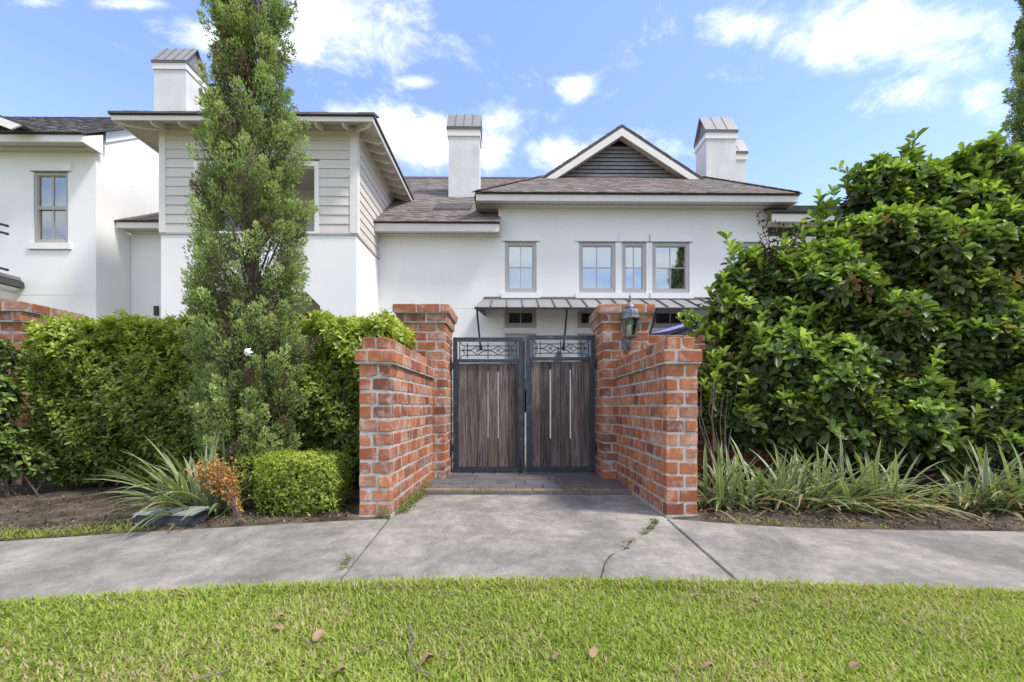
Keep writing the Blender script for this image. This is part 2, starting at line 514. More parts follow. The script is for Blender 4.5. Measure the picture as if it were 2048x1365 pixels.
m, t = new_mat('verdigris_metal')
v, rnd = coords(t)
c = t.ramp(t.noise(v, 22, 6, .7), [(.3, (.045, .050, .058)), (.5, (.135, .150, .165)), (.7, (.30, .325, .34))])
finish(t, c, .5, t.noise(v, 60, 4, .6), .3, .004, metal=.4)
simple('bulb', (.78, .80, .72), .35, 3, .03, .0)
simple('umbrella_cloth', (.20, .20, .46), .85, 4, .12, .15, 120)
simple('umbrella_pole', (.20, .13, .08), .5)
simple('meter_lid', (.22, .235, .225), .8, 7, .35, .4, 60)
simple('meter_side', (.040, .047, .056), .7, 7, .45, .3, 60)
simple('white_petal', (.85, .85, .82), .6, 3, .03, .0)

# soil, mulch, bark
m, t = new_mat('soil')
v = t.n('ShaderNodeNewGeometry').outputs['Position']
c = t.ramp(t.noise(v, 3.2, 8, .7), [(.34, (.065, .049, .037)), (.5, (.125, .096, .073)), (.64, (.22, .175, .132))])
c = t.mix(t.maprange(t.noise(v, 40, 4, .7), .55, .7, 0, .5), c, (.035, .027, .022))
finish(t, c, .97, t.noise(v, 45, 7, .75), .9, .03, spec=.1)
m, t = new_mat('turf_soil')
v = t.n('ShaderNodeNewGeometry').outputs['Position']
c = t.ramp(t.noise(v, 5, 7, .7), [(.3, (.12, .14, .04)), (.55, (.20, .20, .07)), (.72, (.32, .26, .13))])
finish(t, c, .97, t.noise(v, 60, 6, .75), .8, .02, spec=.1)
simple('bark', (.095, .072, .058), .95, 9, .4, .8, 45)
simple('twig_bark', (.17, .135, .105), .95, 14, .3, .5, 60)
simple('dirt_line', (.06, .05, .042), .97, 30, .4, .5, 90)

def leaf_mat(name, stops, transl=0.35, rough=0.45, spec=0.4):
    m, t = new_mat(name)
    a = t.n('ShaderNodeAttribute', attribute_name='tint').outputs['Fac']
    c = t.ramp(a, stops)
    p = t.n('ShaderNodeBsdfPrincipled', {'Base Color': c, 'Roughness': rough, 'Specular IOR Level': spec})
    tl = t.n('ShaderNodeBsdfTranslucent', {'Color': t.mix(1.0, c, (1.25, 1.3, .55), 'MULTIPLY')})
    mx = t.n('ShaderNodeMixShader', {0: transl, 1: p.outputs[0], 2: tl.outputs[0]})
    t.nt.links.new(mx.outputs[0], t.n('ShaderNodeOutputMaterial').inputs[0])
    return m
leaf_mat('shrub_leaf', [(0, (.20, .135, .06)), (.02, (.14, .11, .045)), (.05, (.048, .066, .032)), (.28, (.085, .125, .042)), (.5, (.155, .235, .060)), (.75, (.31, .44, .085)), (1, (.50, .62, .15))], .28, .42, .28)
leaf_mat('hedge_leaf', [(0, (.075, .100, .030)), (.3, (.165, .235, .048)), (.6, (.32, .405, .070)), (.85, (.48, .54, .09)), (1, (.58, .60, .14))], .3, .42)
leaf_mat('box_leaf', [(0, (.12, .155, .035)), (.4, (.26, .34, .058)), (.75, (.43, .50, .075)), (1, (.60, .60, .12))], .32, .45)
leaf_mat('dead_box_leaf', [(0, (.40, .20, .07)), (.5, (.62, .36, .14)), (1, (.78, .56, .29))], .25, .7)
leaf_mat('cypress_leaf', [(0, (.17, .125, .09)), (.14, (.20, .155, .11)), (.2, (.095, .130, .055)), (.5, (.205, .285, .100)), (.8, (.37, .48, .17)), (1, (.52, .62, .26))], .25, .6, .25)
leaf_mat('dianella_leaf', [(0, (.26, .20, .11)), (.14, (.34, .27, .14)), (.2, (.105, .150, .065)), (.6, (.200, .260, .115)), (.85, (.31, .36, .17)), (.9, (.62, .62, .38)), (1, (.72, .71, .47))], .25, .42)
leaf_mat('grass_blade', [(0, (.46, .36, .21)), (.15, (.56, .47, .29)), (.2, (.19, .26, .045)), (.5, (.31, .395, .068)), (.8, (.44, .50, .10)), (1, (.55, .57, .16))], .38, .55, .25)
leaf_mat('weed_leaf', [(0, (.12, .14, .035)), (.5, (.22, .26, .06)), (1, (.33, .36, .11))], .3, .6, .2)
leaf_mat('dead_twig_leaf', [(0, (.045, .032, .028)), (1, (.12, .085, .07))], .1, .8, .2)
leaf_mat('litter_chip', [(0, (.035, .026, .020)), (.5, (.10, .075, .055)), (.85, (.20, .15, .11)), (1, (.30, .24, .18))], .05, .9, .1)
simple('dead_leaf_brown', (.25, .165, .10), .85, 16, .4, .4, 60)
M = MATS

# ------------------------------------------------------------------ the setting: ground, lawn, walk, beds
def tag_structure(o):
    o['kind'] = 'structure'
    return o

g = MB()
g.add([(-400, -400, -.09), (400, -400, -.09), (400, 400, -.09), (-400, 400, -.09)], [(0, 1, 2, 3)])
tag_structure(g.build('ground', M['turf_soil']))

def near_edge(x):           # kerbside edge of the curving walk
    return 2.145 - (.055 if x < 0 else .030) * x * x if abs(x) < 3.6 else (2.145 - .055 * 12.96 - .38 * (abs(x) - 3.6) if x < 0 else 2.145 - .030 * 12.96 - .12 * (x - 3.6))
FAR = [(-9.5, 1.05), (-5.5, 2.20), (-3.24, 2.86), (-2.49, 3.09), (-1.88, 3.23), (-1.2, 3.40), (-.965, 3.44), (1.15, 3.44), (1.35, 3.36), (1.96, 3.18), (2.7, 3.12), (3.43, 3.09), (6, 2.95), (9.5, 2.75)]
def far_edge(x):
    return float(np.interp(x, [p[0] for p in FAR], [p[1] for p in FAR]))

# lawn sheet in front of the walk
xs = np.linspace(-9.5, 9.5, 77)
lawn = MB()
vs, fs = [], []
ys = [1.0, .93, .8, .6, .3, 0, -.6, -2, -6, -16]
for j, a in enumerate(ys):
    for x in xs:
        y = near_edge(x) + .02 - (1.0 - a) * 2.2 if a > .0 else near_edge(x) - 2.2 + a
        z = -.012 + .003 * math.sin(x * 3.1 + a * 7) * (a < .95)
        vs.append((x, y, z))
n = len(xs)
for j in range(len(ys) - 1):
    for i in range(n - 1):
        fs.append((j * n + i, (j + 1) * n + i, (j + 1) * n + i + 1, j * n + i + 1))
lawn.add(vs, fs)
tag_structure(lawn.build('lawn', M['turf_soil'], None, True))

# concrete walk: every slab its own piece, tooled joints between them
walk = tag_structure(MB().add([(x, near_edge(x) + .01, -.045) for x in xs] + [(x, far_edge(x) - .012, -.045) for x in xs],
                 [(i, i + 1, n + i + 1, n + i) for i in range(n - 1)]).build('sidewalk', M['dirt_line']))

def slab(name, poly, parent, zf=lambda x, y: 0.0, th=.09):
    """polygon (x, y) counter-clockwise; top edges slightly rounded"""
    c = Vector((sum(p[0] for p in poly) / len(poly), sum(p[1] for p in poly) / len(poly)))
    k = len(poly)
    def inset(d):
        out = []
        for i in range(k):
            a, b, cc = Vector(poly[i - 1]), Vector(poly[i]), Vector(poly[(i + 1) % k])
            e1, e2 = (b - a).normalized(), (cc - b).normalized()
            n1, n2 = Vector((-e1.y, e1.x)), Vector((-e2.y, e2.x))
            m_ = (n1 + n2)
            m_ = m_ / max(.4, m_.length_squared) * 2 if m_.length > .1 else n1
            out.append(b + m_ * d)
        return out
    rings = [(0.0, -th), (0.0, -.010), (.006, -.002), (.014, 0)]
    vs, fs = [], []
    for d, dz in rings:
        vs += [(p.x, p.y, zf(p.x, p.y) + dz) for p in inset(d)]
    for r_ in range(3):
        for i in range(k):
            a, b = r_ * k + i, r_ * k + (i + 1) % k
            fs.append((a, b, b + k, a + k))
    fs.append(tuple(range(3 * k, 4 * k)))
    return MB().add(vs, fs).build(name, M['concrete'], parent)

def xspan(a, b, k=10):
    return [a + (b - a) * i / k for i in range(k + 1)]
JL = lambda y: -.965 + (3.44 - y) * .085       # the two joints in line with the brick walls
JR = lambda y: 1.135 - (3.44 - y) * .052
gp = .0055
def walk_slab(fl, fr, k=10):
    """between two joint lines given as functions of y"""
    yl0, yr0 = near_edge(fl(2.1)), near_edge(fr(2.1))
    yl1, yr1 = far_edge(fl(3.2)), far_edge(fr(3.2))
    near = [(x, near_edge(x)) for x in xspan(fl(yl0) + gp, fr(yr0) - gp, k)]
    far = [(x, far_edge(x)) for x in xspan(fr(yr1) - gp, fl(yl1) + gp, k)]
    slab('concrete_slab', near + far, walk)
walk_slab(lambda y: -6.6, lambda y: -4.15)
walk_slab(lambda y: -4.15, JL)
slab('concrete_slab', [(x, near_edge(x)) for x in xspan(JL(2.16) + gp, JR(2.14) - gp)] + [(JR(3.425) - gp, 3.425), (JL(3.425) + gp, 3.425)], walk)
walk_slab(JR, lambda y: 4.6)
walk_slab(lambda y: 4.6, lambda y: 7.2)
# sloping apron between the walls
apz = lambda x, y: -.0 - .022 * max(0, y - 3.45)
ap = tag_structure(MB().add([(-.96, 3.44, -.07), (1.14, 3.44, -.07), (1.14, 4.6, -.07), (-.96, 4.6, -.07)], [(0, 1, 2, 3)]).build('entry_apron', M['dirt_line']))
slab('concrete_slab', [(-.955, 3.434), (1.138, 3.434), (1.140, 4.50), (-.955, 4.50)], ap, apz)
# crack across the centre slab, filled with dirt
ck = [P(1312, 1046, 0.1)]
pts = [(1318, 1044), (1300, 1062), (1278, 1075), (1262, 1084), (1250, 1099), (1232, 1106), (1222, 1112), (1212, 1124), (1207, 1138), (1204, 1156)]
vs, fs = [], []
for i, (px, py) in enumerate(pts):
    Y = EYE * FPX / (py - VY)
    X = (px - VX) / FPX * Y
    h = .0055 + .0030 * math.sin(i * 2.3)
    vs += [(X - h, Y - .003, .0032), (X + h, Y + .003, .0032)]
fs = [(2 * i, 2 * i + 1, 2 * i + 3, 2 * i + 2) for i in range(len(pts) - 1)]
cr = MB().add(vs, fs).build('crack_fill', M['dirt_line'], walk)

# planting beds
def bed(x0, x1, y1, nx=60, ny=26, seed=1):
    r = random.Random(seed)
    vs, fs = [], []
    for j in range(ny + 1):
        for i in range(nx + 1):
            x = x0 + (x1 - x0) * i / nx
            y0 = far_edge(x) - .03
            y = y0 + (y1 - y0) * (j / ny) ** 1.3
            z = -.014 + .03 * min(1, j / 4) + (r.random() - .5) * .022 * (j > 0)
            vs.append((x, y, z))
    for j in range(ny):
        for i in range(nx):
            a = j * (nx + 1) + i
            fs.append((a, a + 1, a + nx + 2, a + nx + 1))
    return tag_structure(MB().add(vs, fs).build('planting_bed', M['soil'], None, True))
bed(-9.5, -1.03, 5.7, seed=1)
bed(1.20, 9.5, 5.7, seed=2)

# slate entry paving: tiles of their own on a grout bed
sl = tag_structure(box('slate_paving', M['grout'], None, -.968, 1.150, 4.512, 7.4, -.08, .002))
rr = random.Random(5)
y = 4.515
for row, dep in enumerate([.115, .27, .32, .30, .34, .32, .30, .34, .30]):
    x = -.962
    while x < 1.14:
        wd = rr.uniform(.22, .36) if row == 0 else rr.uniform(.26, .50)
        x1 = x + wd
        if 1.146 - x1 < .16: x1 = 1.146
        h = .016 + rr.uniform(-.003, .004)
        j = lambda: rr.uniform(-.003, .003)
        bot = [(x + .004, y + .004, -.02), (x1 - .004, y + .004, -.02), (x1 - .004, y + dep - .004, -.02), (x + .004, y + dep - .004, -.02)]
        cx, cy = (x + x1) / 2, y + dep / 2
        loc = [(a - cx + j() * .5, b - cy + j() * .5, c) for a, b, c in bot]
        top = [(a, b, h + j() * .4) for a, b, c in loc]
        o = MB().hexa(loc, top).build('slate_tile', M['slate_edge'] if row == 0 else M['slate'], sl)
        o.location = (cx, cy, 0)
        x = x1
    y += dep
# courtyard floor behind the gate
tag_structure(box('courtyard_floor', M['grout'], None, -9, 9, 7.41, 10.2, -.08, .004))

# ------------------------------------------------------------------ brickwork
CH = .107                       # course height
BRICK_ME = []
def make_brick_mesh(L, D, H, seed):
    r = random.Random(seed)
    b = .0060
    vs, idx = [], {}
    # chamfered box: 24 vertices
    for sx in (-1, 1):
        for sy in (-1, 1):
            for sz in (-1, 1):
                X, Y, Z = sx * L / 2, sy * D / 2, sz * H / 2
                j = lambda s=.0022: r.uniform(-s, s)
                c = (j(.0055), j(.0010), j(.0045))
                idx[(sx, sy, sz, 0)] = len(vs); vs.append((X + c[0], Y - sy * b + c[1], Z - sz * b + c[2]))
                idx[(sx, sy, sz, 1)] = len(vs); vs.append((X - sx * b + c[0], Y + c[1], Z - sz * b + c[2]))
                idx[(sx, sy, sz, 2)] = len(vs); vs.append((X - sx * b + c[0], Y - sy * b + c[1], Z + c[2]))
    q = lambda a, *k: idx[tuple(k) + (a,)]
    fs = []
    for s in (-1, 1):
        fx = [q(0, s, -1, -1), q(0, s, 1, -1), q(0, s, 1, 1), q(0, s, -1, 1)]
        fy = [q(1, -1, s, -1), q(1, 1, s, -1), q(1, 1, s, 1), q(1, -1, s, 1)]
        fz = [q(2, -1, -1, s), q(2, 1, -1, s), q(2, 1, 1, s), q(2, -1, 1, s)]
        fs += [fx if s > 0 else fx[::-1], fy[::-1] if s > 0 else fy, fz if s > 0 else fz[::-1]]
    for a in (-1, 1):
        for c in (-1, 1):
            fs.append((q(0, a, c, -1), q(0, a, c, 1), q(1, a, c, 1), q(1, a, c, -1)))
            fs.append((q(0, a, -1, c), q(0, a, 1, c), q(2, a, 1, c), q(2, a, -1, c)))
            fs.append((q(1, -1, a, c), q(1, 1, a, c), q(2, 1, a, c), q(2, -1, a, c)))
            for e in (-1, 1):
                fs.append((q(0, a, c, e), q(1, a, c, e), q(2, a, c, e)))
    return vs, fs
for s_ in range(9):
    vs, fs = make_brick_mesh(1.0 * .2, .09, .0895, s_)
    me = bpy.data.meshes.new('brick')
    me.from_pydata(vs, [], fs)
    me.materials.append(M['brick'])
    me.update()
    BRICK_ME.append(me)
import bmesh
for me in BRICK_ME:
    bm_ = bmesh.new(); bm_.from_mesh(me)
    bmesh.ops.recalc_face_normals(bm_, faces=bm_.faces)
    bm_.to_mesh(me); bm_.free()

brk = random.Random(21)
def brick_mats(p0, u, nrm, s0, s1, z, pitch=.232, gap=.018, proud=.0):
    """bricks between s0 and s1 along unit vector u from p0; nrm points out of the face"""
    L = s1 - s0
    k = max(1, round(L / pitch))
    cuts = [s0 + L * i / k + (brk.uniform(-.012, .012) if 0 < i < k else 0) for i in range(k + 1)]
    out = []
    ang = math.atan2(u.y, u.x)
    for i in range(k):
        a, b = cuts[i] + gap / 2 * (i > 0), cuts[i + 1] - gap / 2 * (i < k - 1)
        c = p0 + u * ((a + b) / 2) - nrm * (.045 - proud + brk.uniform(-.0010, .0012))
        mw = Matrix.Translation((c.x, c.y, z + CH / 2 + brk.uniform(-.002, .002))) @ Matrix.Rotation(ang + brk.uniform(-.004, .004), 4, 'Z') @ Matrix.Rotation(brk.uniform(-.008, .008), 4, 'Y') \
            @ Matrix.Diagonal(((b - a) / .2, 1, 1, 1))
        out.append((mw, brk.randrange(9)))
    return out

def emit(lst, parent):
    for mw, k in lst:
        link('brick', BRICK_ME[k], parent, mw)

def emit_stuff(name, lst, parent):
    V, F, off = [], [], 0
    vsf = [([v.co.copy() for v in me.vertices], [tuple(p.vertices) for p in me.polygons]) for me in BRICK_ME]
    vs, fs = [], []
    for mw, k in lst:
        b = len(vs)
        vs += [tuple(mw @ v) for v in vsf[k][0]]
        fs += [tuple(i + b for i in f) for f in vsf[k][1]]
    o = MB().add(vs, fs).build(name, M['brick'], parent)
    o['kind'] = 'stuff'
    return o

def ring(x0, x1, y0, y1, course, z, e=0.0):
    """bricks of one course round a rectangle: lists for front (-y), right (+x), back, left"""
    x0, x1, y0, y1 = x0 - e, x1 + e, y0 - e, y1 + e
    dm = .09 + .017
    V = Vector
    sides = [(V((x0, y0, 0)), V((1, 0, 0)), V((0, -1, 0)), x1 - x0), (V((x1, y0, 0)), V((0, 1, 0)), V((1, 0, 0)), y1 - y0),
             (V((x1, y1, 0)), V((-1, 0, 0)), V((0, 1, 0)), x1 - x0), (V((x0, y1, 0)), V((0, -1, 0)), V((-1, 0, 0)), y1 - y0)]
    res = []
    for p0, u, nm, L in sides:
        res.append(brick_mats(p0, u, nm, 0.0 if course % 2 == 0 else dm, L - dm if course % 2 == 0 else L, z))
    return res

def wing_wall(name, x0, x1, y0, y1, inner, label):
    """low wall running away from the street; inner = +1 if its gate side is +x"""
    w_ = empty(name, ((x0 + x1) / 2, y0, 0))
    inv = Matrix.Translation((-(x0 + x1) / 2, -y0, 0))
    fl = lambda l: [(inv @ m_, k) for m_, k in l]
    shown, rest = [], []
    for c in range(13):
        e = .026 if c == 11 else (-.018 if c == 12 else 0)
        rs = ring(x0, x1, y0, y1 + .12, c, c * CH, e)
        inn, out = (1, 3) if inner > 0 else (3, 1)
        shown += rs[0] + rs[inn]
        rest += rs[out]
    emit(fl(shown), w_)
    emit_stuff('far_side_bricks', fl(rest), w_)
    core = MB()
    hx = (x1 - x0) / 2
    core.box(-hx + .0043, hx - .0043, .0043, y1 - y0, .0, 11 * CH - .003)
    core.box(-hx - .0217, hx + .0217, -.0217, y1 - y0, 11 * CH - .003, 12 * CH)
    core.box(-hx + .0223, hx - .0223, .0223, y1 - y0, 12 * CH, 13 * CH - .014)
    core.build('mortar', M['mortar'], w_)
    ft = MB()
    ft.hexa([(-hx - .012, -.022, -.09), (hx + .014, -.018, -.09), (hx + .01, y1 - y0, -.09), (-hx - .012, y1 - y0, -.09)],
            [(-hx - .004, -.014, .010), (hx + .006, -.010, .014), (hx + .003, y1 - y0, .006), (-hx - .006, y1 - y0, .012)])
    ft.build('footing', M['concrete_footing'], w_)
    tag(w_, label, 'brick wall', 'low brick walls leading to the gate')
    return w_
YW0, YP0, PD = 3.50, 5.26, .53
wing_wall('brick_wall', -1.211, -.969, YW0, YP0, 1, 'low brick wall left of the gate beside the clipped hedge')
wing_wall('brick_wall', 1.1515, 1.394, YW0, YP0, -1, 'low brick wall right of the gate in front of the lantern pillar')

def pillar(name, x0, x1, y0, y1, courses, shown_sides, label, z0=0.0):
    w_ = empty(name, ((x0 + x1) / 2, y0, z0))
    inv = Matrix.Translation((-(x0 + x1) / 2, -y0, 0))
    shown, rest = [], []
    for c in range(courses):
        e = .026 if c == courses - 2 else (.056 if c == courses - 1 else 0)
        rs = ring(x0, x1, y0, y1, c, c * CH, e)
        for i in range(4):
            (shown if i in shown_sides else rest).extend(rs[i])
    fl = lambda l: [(inv @ m_, k) for m_, k in l]
    emit(fl(shown), w_)
    emit_stuff('far_side_bricks', fl(rest), w_)
    hx, hy = (x1 - x0) / 2, y1 - y0
    core = MB()
    core.box(-hx + .0043, hx - .0043, .0043, hy - .0043, -.08, (courses - 2) * CH - .003)
    core.box(-hx - .0217, hx + .0217, -.0217, hy + .0217, (courses - 2) * CH - .003, (courses - 1) * CH)
    core.box(-hx - .0517, hx + .0517, -.0517, hy + .0517, (courses - 1) * CH, courses * CH - .012)
    core.build('mortar', M['mortar'], w_)
    tag(w_, label, 'pillar')
    return w_
pil_l = pillar('brick_pillar', -1.36, -.827, YP0, YP0 + PD + .1, 19, (0, 1), 'tall brick gate pillar without a lantern, left of the gate')
pil_r = pillar('brick_pillar', 1.00, 1.53, YP0, YP0 + PD + .1, 19, (0, 3), 'tall brick gate pillar carrying the lantern')
pil_f = pillar('brick_pillar', -5.82, -5.22, 4.80, 5.38, 18, (0, 1), 'brick pillar at the far left end of the hedge', .03)
o = MB().tube([(.20, -.03, .0), (.20, -.03, .42)], .022, 8).build('pipe', M['iron_dark'], pil_f)
o = MB().tube([(.13, -.022, .30), (.13, -.022, 1.30)], .011, 7).build('conduit', M['meter_side'], pil_f)

def cross_wall(x0, x1, y0, courses, shown_x, label):
    w_ = empty('garden_wall', ((x0 + x1) / 2, y0, 0))
    inv = Matrix.Translation((-(x0 + x1) / 2, -y0, 0))
    shown, rest = [], []
    for c in range(courses):
        for mw, k in brick_mats(Vector((x0, y0, 0)), Vector((1, 0, 0)), Vector((0, -1, 0)), 0 if c % 2 else -.11, x1 - x0, c * CH, .24):
            (shown if shown_x[0] <= mw.translation.x <= shown_x[1] else rest).append((inv @ mw, k))
    shown.sort(key=lambda a: -a[0].translation.z)
    emit(shown[:290], w_)
    if rest or len(shown) > 290: emit_stuff('hidden_bricks', rest + shown[290:], w_)
    box('mortar', M['mortar'], w_, -(x1 - x0) / 2, (x1 - x0) / 2, .004, .24, -.05, courses * CH - .012)
    tag(w_, label, 'brick wall')
cross_wall(-5.22, -1.362, 5.45, 16, (-9, 9), 'brick garden wall behind the clipped hedge')
cross_wall(1.532, 7.6, 5.45, 16, (1.4, 2.6), 'brick garden wall behind the big glossy shrub')

# ------------------------------------------------------------------ gate leaves
YG = 5.70
def gate_leaf(x0, x1, zt, flip, gaps, label):
    """frame of square tube, wrought panel above, weathered boards below"""
    zb = .026
    xc = (x0 + x1) / 2
    g_ = empty('gate_leaf', (xc, YG, zb))
    w_, h = (x1 - x0) / 2, zt - zb
    T = .050
    fr = MB()
    fr.box(-w_, -w_ + T, 0, T, 0, h); fr.box(w_ - T, w_, 0, T, 0, h)
    fr.box(-w_ + T, w_ - T, .001, T - .001, h - T, h - .001)
    fr.box(-w_ + T, w_ - T, .001, T - .001, .001, T)
    zr = h - .315
    fr.box(-w_ + T, w_ - T, .002, T - .002, zr, zr + .042)
    # inner angle round the boards
    fr.box(-w_ + T, -w_ + T + .018, .012, .03, T, zr); fr.box(w_ - T - .018, w_ - T, .012, .03, T, zr)
    fr.box(-w_ + T, w_ - T, .010, .03, T, T + .018)
    fr.build('frame', M['iron'], g_)
    # boards
    a, b = -w_ + T + .004, w_ - T - .004
    k = 6
    pw = (b - a) / k
    for i in range(k):
        l = a + pw * i + (gaps[i] / 2 if i else 0) + .0018
        r = a + pw * (i + 1) - (gaps[i + 1] / 2 if i < k - 1 else 0) - .0018
        zz0, zz1 = T + .004, zr - .006 - brk.uniform(0, .006)
        ln = zz1 - zz0
        tw = brk.uniform(-.002, .002)
        mb = MB().hexa([(l - (l + r) / 2, -.008, 0), (r - (l + r) / 2, -.008 + tw, 0), (r - (l + r) / 2, .010 + tw, 0), (l - (l + r) / 2, .010, 0)],
                       [(l - (l + r) / 2, -.008 + tw, ln), (r - (l + r) / 2 - gaps[i + 1] * .15 * (i < k - 1), -.008, ln), (r - (l + r) / 2 - gaps[i + 1] * .15 * (i < k - 1), .010, ln), (l - (l + r) / 2, .010 + tw, ln)])
        o = mb.build('board', M['weathered_wood'], g_)
        o.location = ((l + r) / 2, .036 + .004 * (i % 2), zz0)
        if i and gaps[i] < .003: box('joint_cover', M['iron_dark'], g_, a + pw * i - .012, a + pw * i + .012, .0515, .056, .425, zr - .116)
    box('back_rail', M['weathered_wood'], g_, a, b, .052, .069, T, .42)
    box('back_rail', M['weathered_wood'], g_, a, b, .051, .068, zr - .11, zr - .015)
    # wrought panel
    zc0, zc1 = zr + .042, h - T
    zm, hh = (zc0 + zc1) / 2, (zc1 - zc0)
    L, Rr = -w_ + T, w_ - T
    pn = MB()
    y_ = .025
    s = .011
    pan = empty('scroll_panel', (0, 0, 0), 0, g_)
    for sx in (L + .03, Rr - .03):
        MB().box(sx - s / 2, sx + s / 2, y_ - s / 2, y_ + s / 2, zc0, zc1).build('side_bar', M['iron_dark'], pan)
    def arc(p, q, bulge, k=7):
        return [(p[0] + (q[0] - p[0]) * i / k, y_, p[1] + (q[1] - p[1]) * i / k + bulge * math.sin(math.pi * i / k)) for i in range(k + 1)]
    i0, i1 = L + .036, Rr - .036
    up, dn = zm + hh * .25, zm - hh * .27
    rails = MB()
    for z_, cz in ((up, zc1 - .006), (dn, zc0 + .006)):
        rails.bar((i0 + .055, y_, z_), (i1 - .055, y_, z_), .010)
        for e_, sg in ((i0, 1), (i1, -1)):
            rails.tube([(e_ + sg * .008, y_, cz), (e_ + sg * .012, y_, cz + (z_ - cz) * .45), (e_ + sg * .028, y_, cz + (z_ - cz) * .85), (e_ + sg * .056, y_, z_)], .005, 6)
    rails.build('scroll_bar', M['iron_dark'], pan)
    span = i1 - i0
    for fx in (.13, .50, .87):
        x_ = i0 + span * fx
        MB().box(x_ - .006, x_ + .006, y_ - .008, y_ + .008, dn - .035, up + .035).build('upright', M['iron_dark'], pan)
    for fx in (.315, .685):
        x_ = i0 + span * fx
        dm = MB()
        hw = span * .185
        for sg in (-1, 1):
            for z_ in (up, dn):
                dm.tube([(x_ + sg * hw, y_, zm), (x_ + sg * hw * .6, y_, zm + (z_ - zm) * .16), (x_ + sg * hw * .3, y_, zm + (z_ - zm) * .48), (x_ + sg * .004, y_, z_)], .0055, 6)
        dm.build('diamond_bar', M['iron_dark'], pan)
        ro = MB()
        for q in range(8):
            ro.lathe([(.004, -.004), (.0095, 0), (.004, .004)], 6, (x_ + .018 * math.cos(q * .7854), y_, zm + .021 * math.sin(q * .7854)))
        ro.lathe([(.005, -.006), (.013, 0), (.005, .006)], 8, (x_, y_, zm))
        ro.build('rosette', M['iron_dark'], pan)
    for e_, sg in ((i0, 1), (i1, -1)):
        fl_ = MB()
        fl_.bar((e_, y_, zm), (e_ + sg * span * .13, y_, zm), .009)
        c_ = e_ + sg * .042
        for dz in (-1, 1):
            fl_.tube([(c_ - sg * .012, y_, zm), (c_ + sg * .004, y_, zm + dz * .018), (c_ + sg * .016, y_, zm + dz * .034), (c_ + sg * .004, y_, zm + dz * .042)], .0055, 6)
        fl_.lathe([(.002, -.012), (.010, 0), (.002, .012)], 6, (c_ + sg * .012, y_, zm))
        fl_.build('fleur_ornament', M['iron_dark'], pan)
    # hinges on the pillar side
    hx = -w_ if flip < 0 else w_
    for hz_ in (.30, h - .36):
        hb = MB()
        hb.box(min(hx, hx + flip * .055), max(hx, hx + flip * .055), -.012, .030, hz_ - .04, hz_ + .04)
        hb.box(min(hx + flip * .022, hx + flip * .074), max(hx + flip * .022, hx + flip * .074), -.05, .01, hz_ - .10, hz_ + .10)
        hb.lathe([(.017, -.07), (.017, .07)], 8, (hx + flip * .026, -.03, hz_))
        hb.build('hinge', M['iron_dark'], g_)
    tag(g_, label, 'gate', 'pair of gate leaves between the pillars')
    return g_
gl = gate_leaf(-.795, .078, EYE + (VY - 675) / FPX * YG, -1, [0, .0015, .002, .004, .007, .001, 0], 'left gate leaf of weathered boards in a black iron frame')
gr_ = gate_leaf(.122, .985, EYE + (VY - 671) / FPX * YG, 1, [0, .001, .012, .002, .010, .001, 0], 'right gate leaf of weathered boards with two wide gaps')
box('stop_bar', M['iron'], gl, .8730 / 2 + .001, .8730 / 2 + .026, .03, .066, .02, 1.66)
MB().tube([(.8730 / 2 - .03, -.006, -.022), (.8730 / 2 - .03, -.006, .15)], .007, 6).build('drop_bolt', M['iron_dark'], gl)

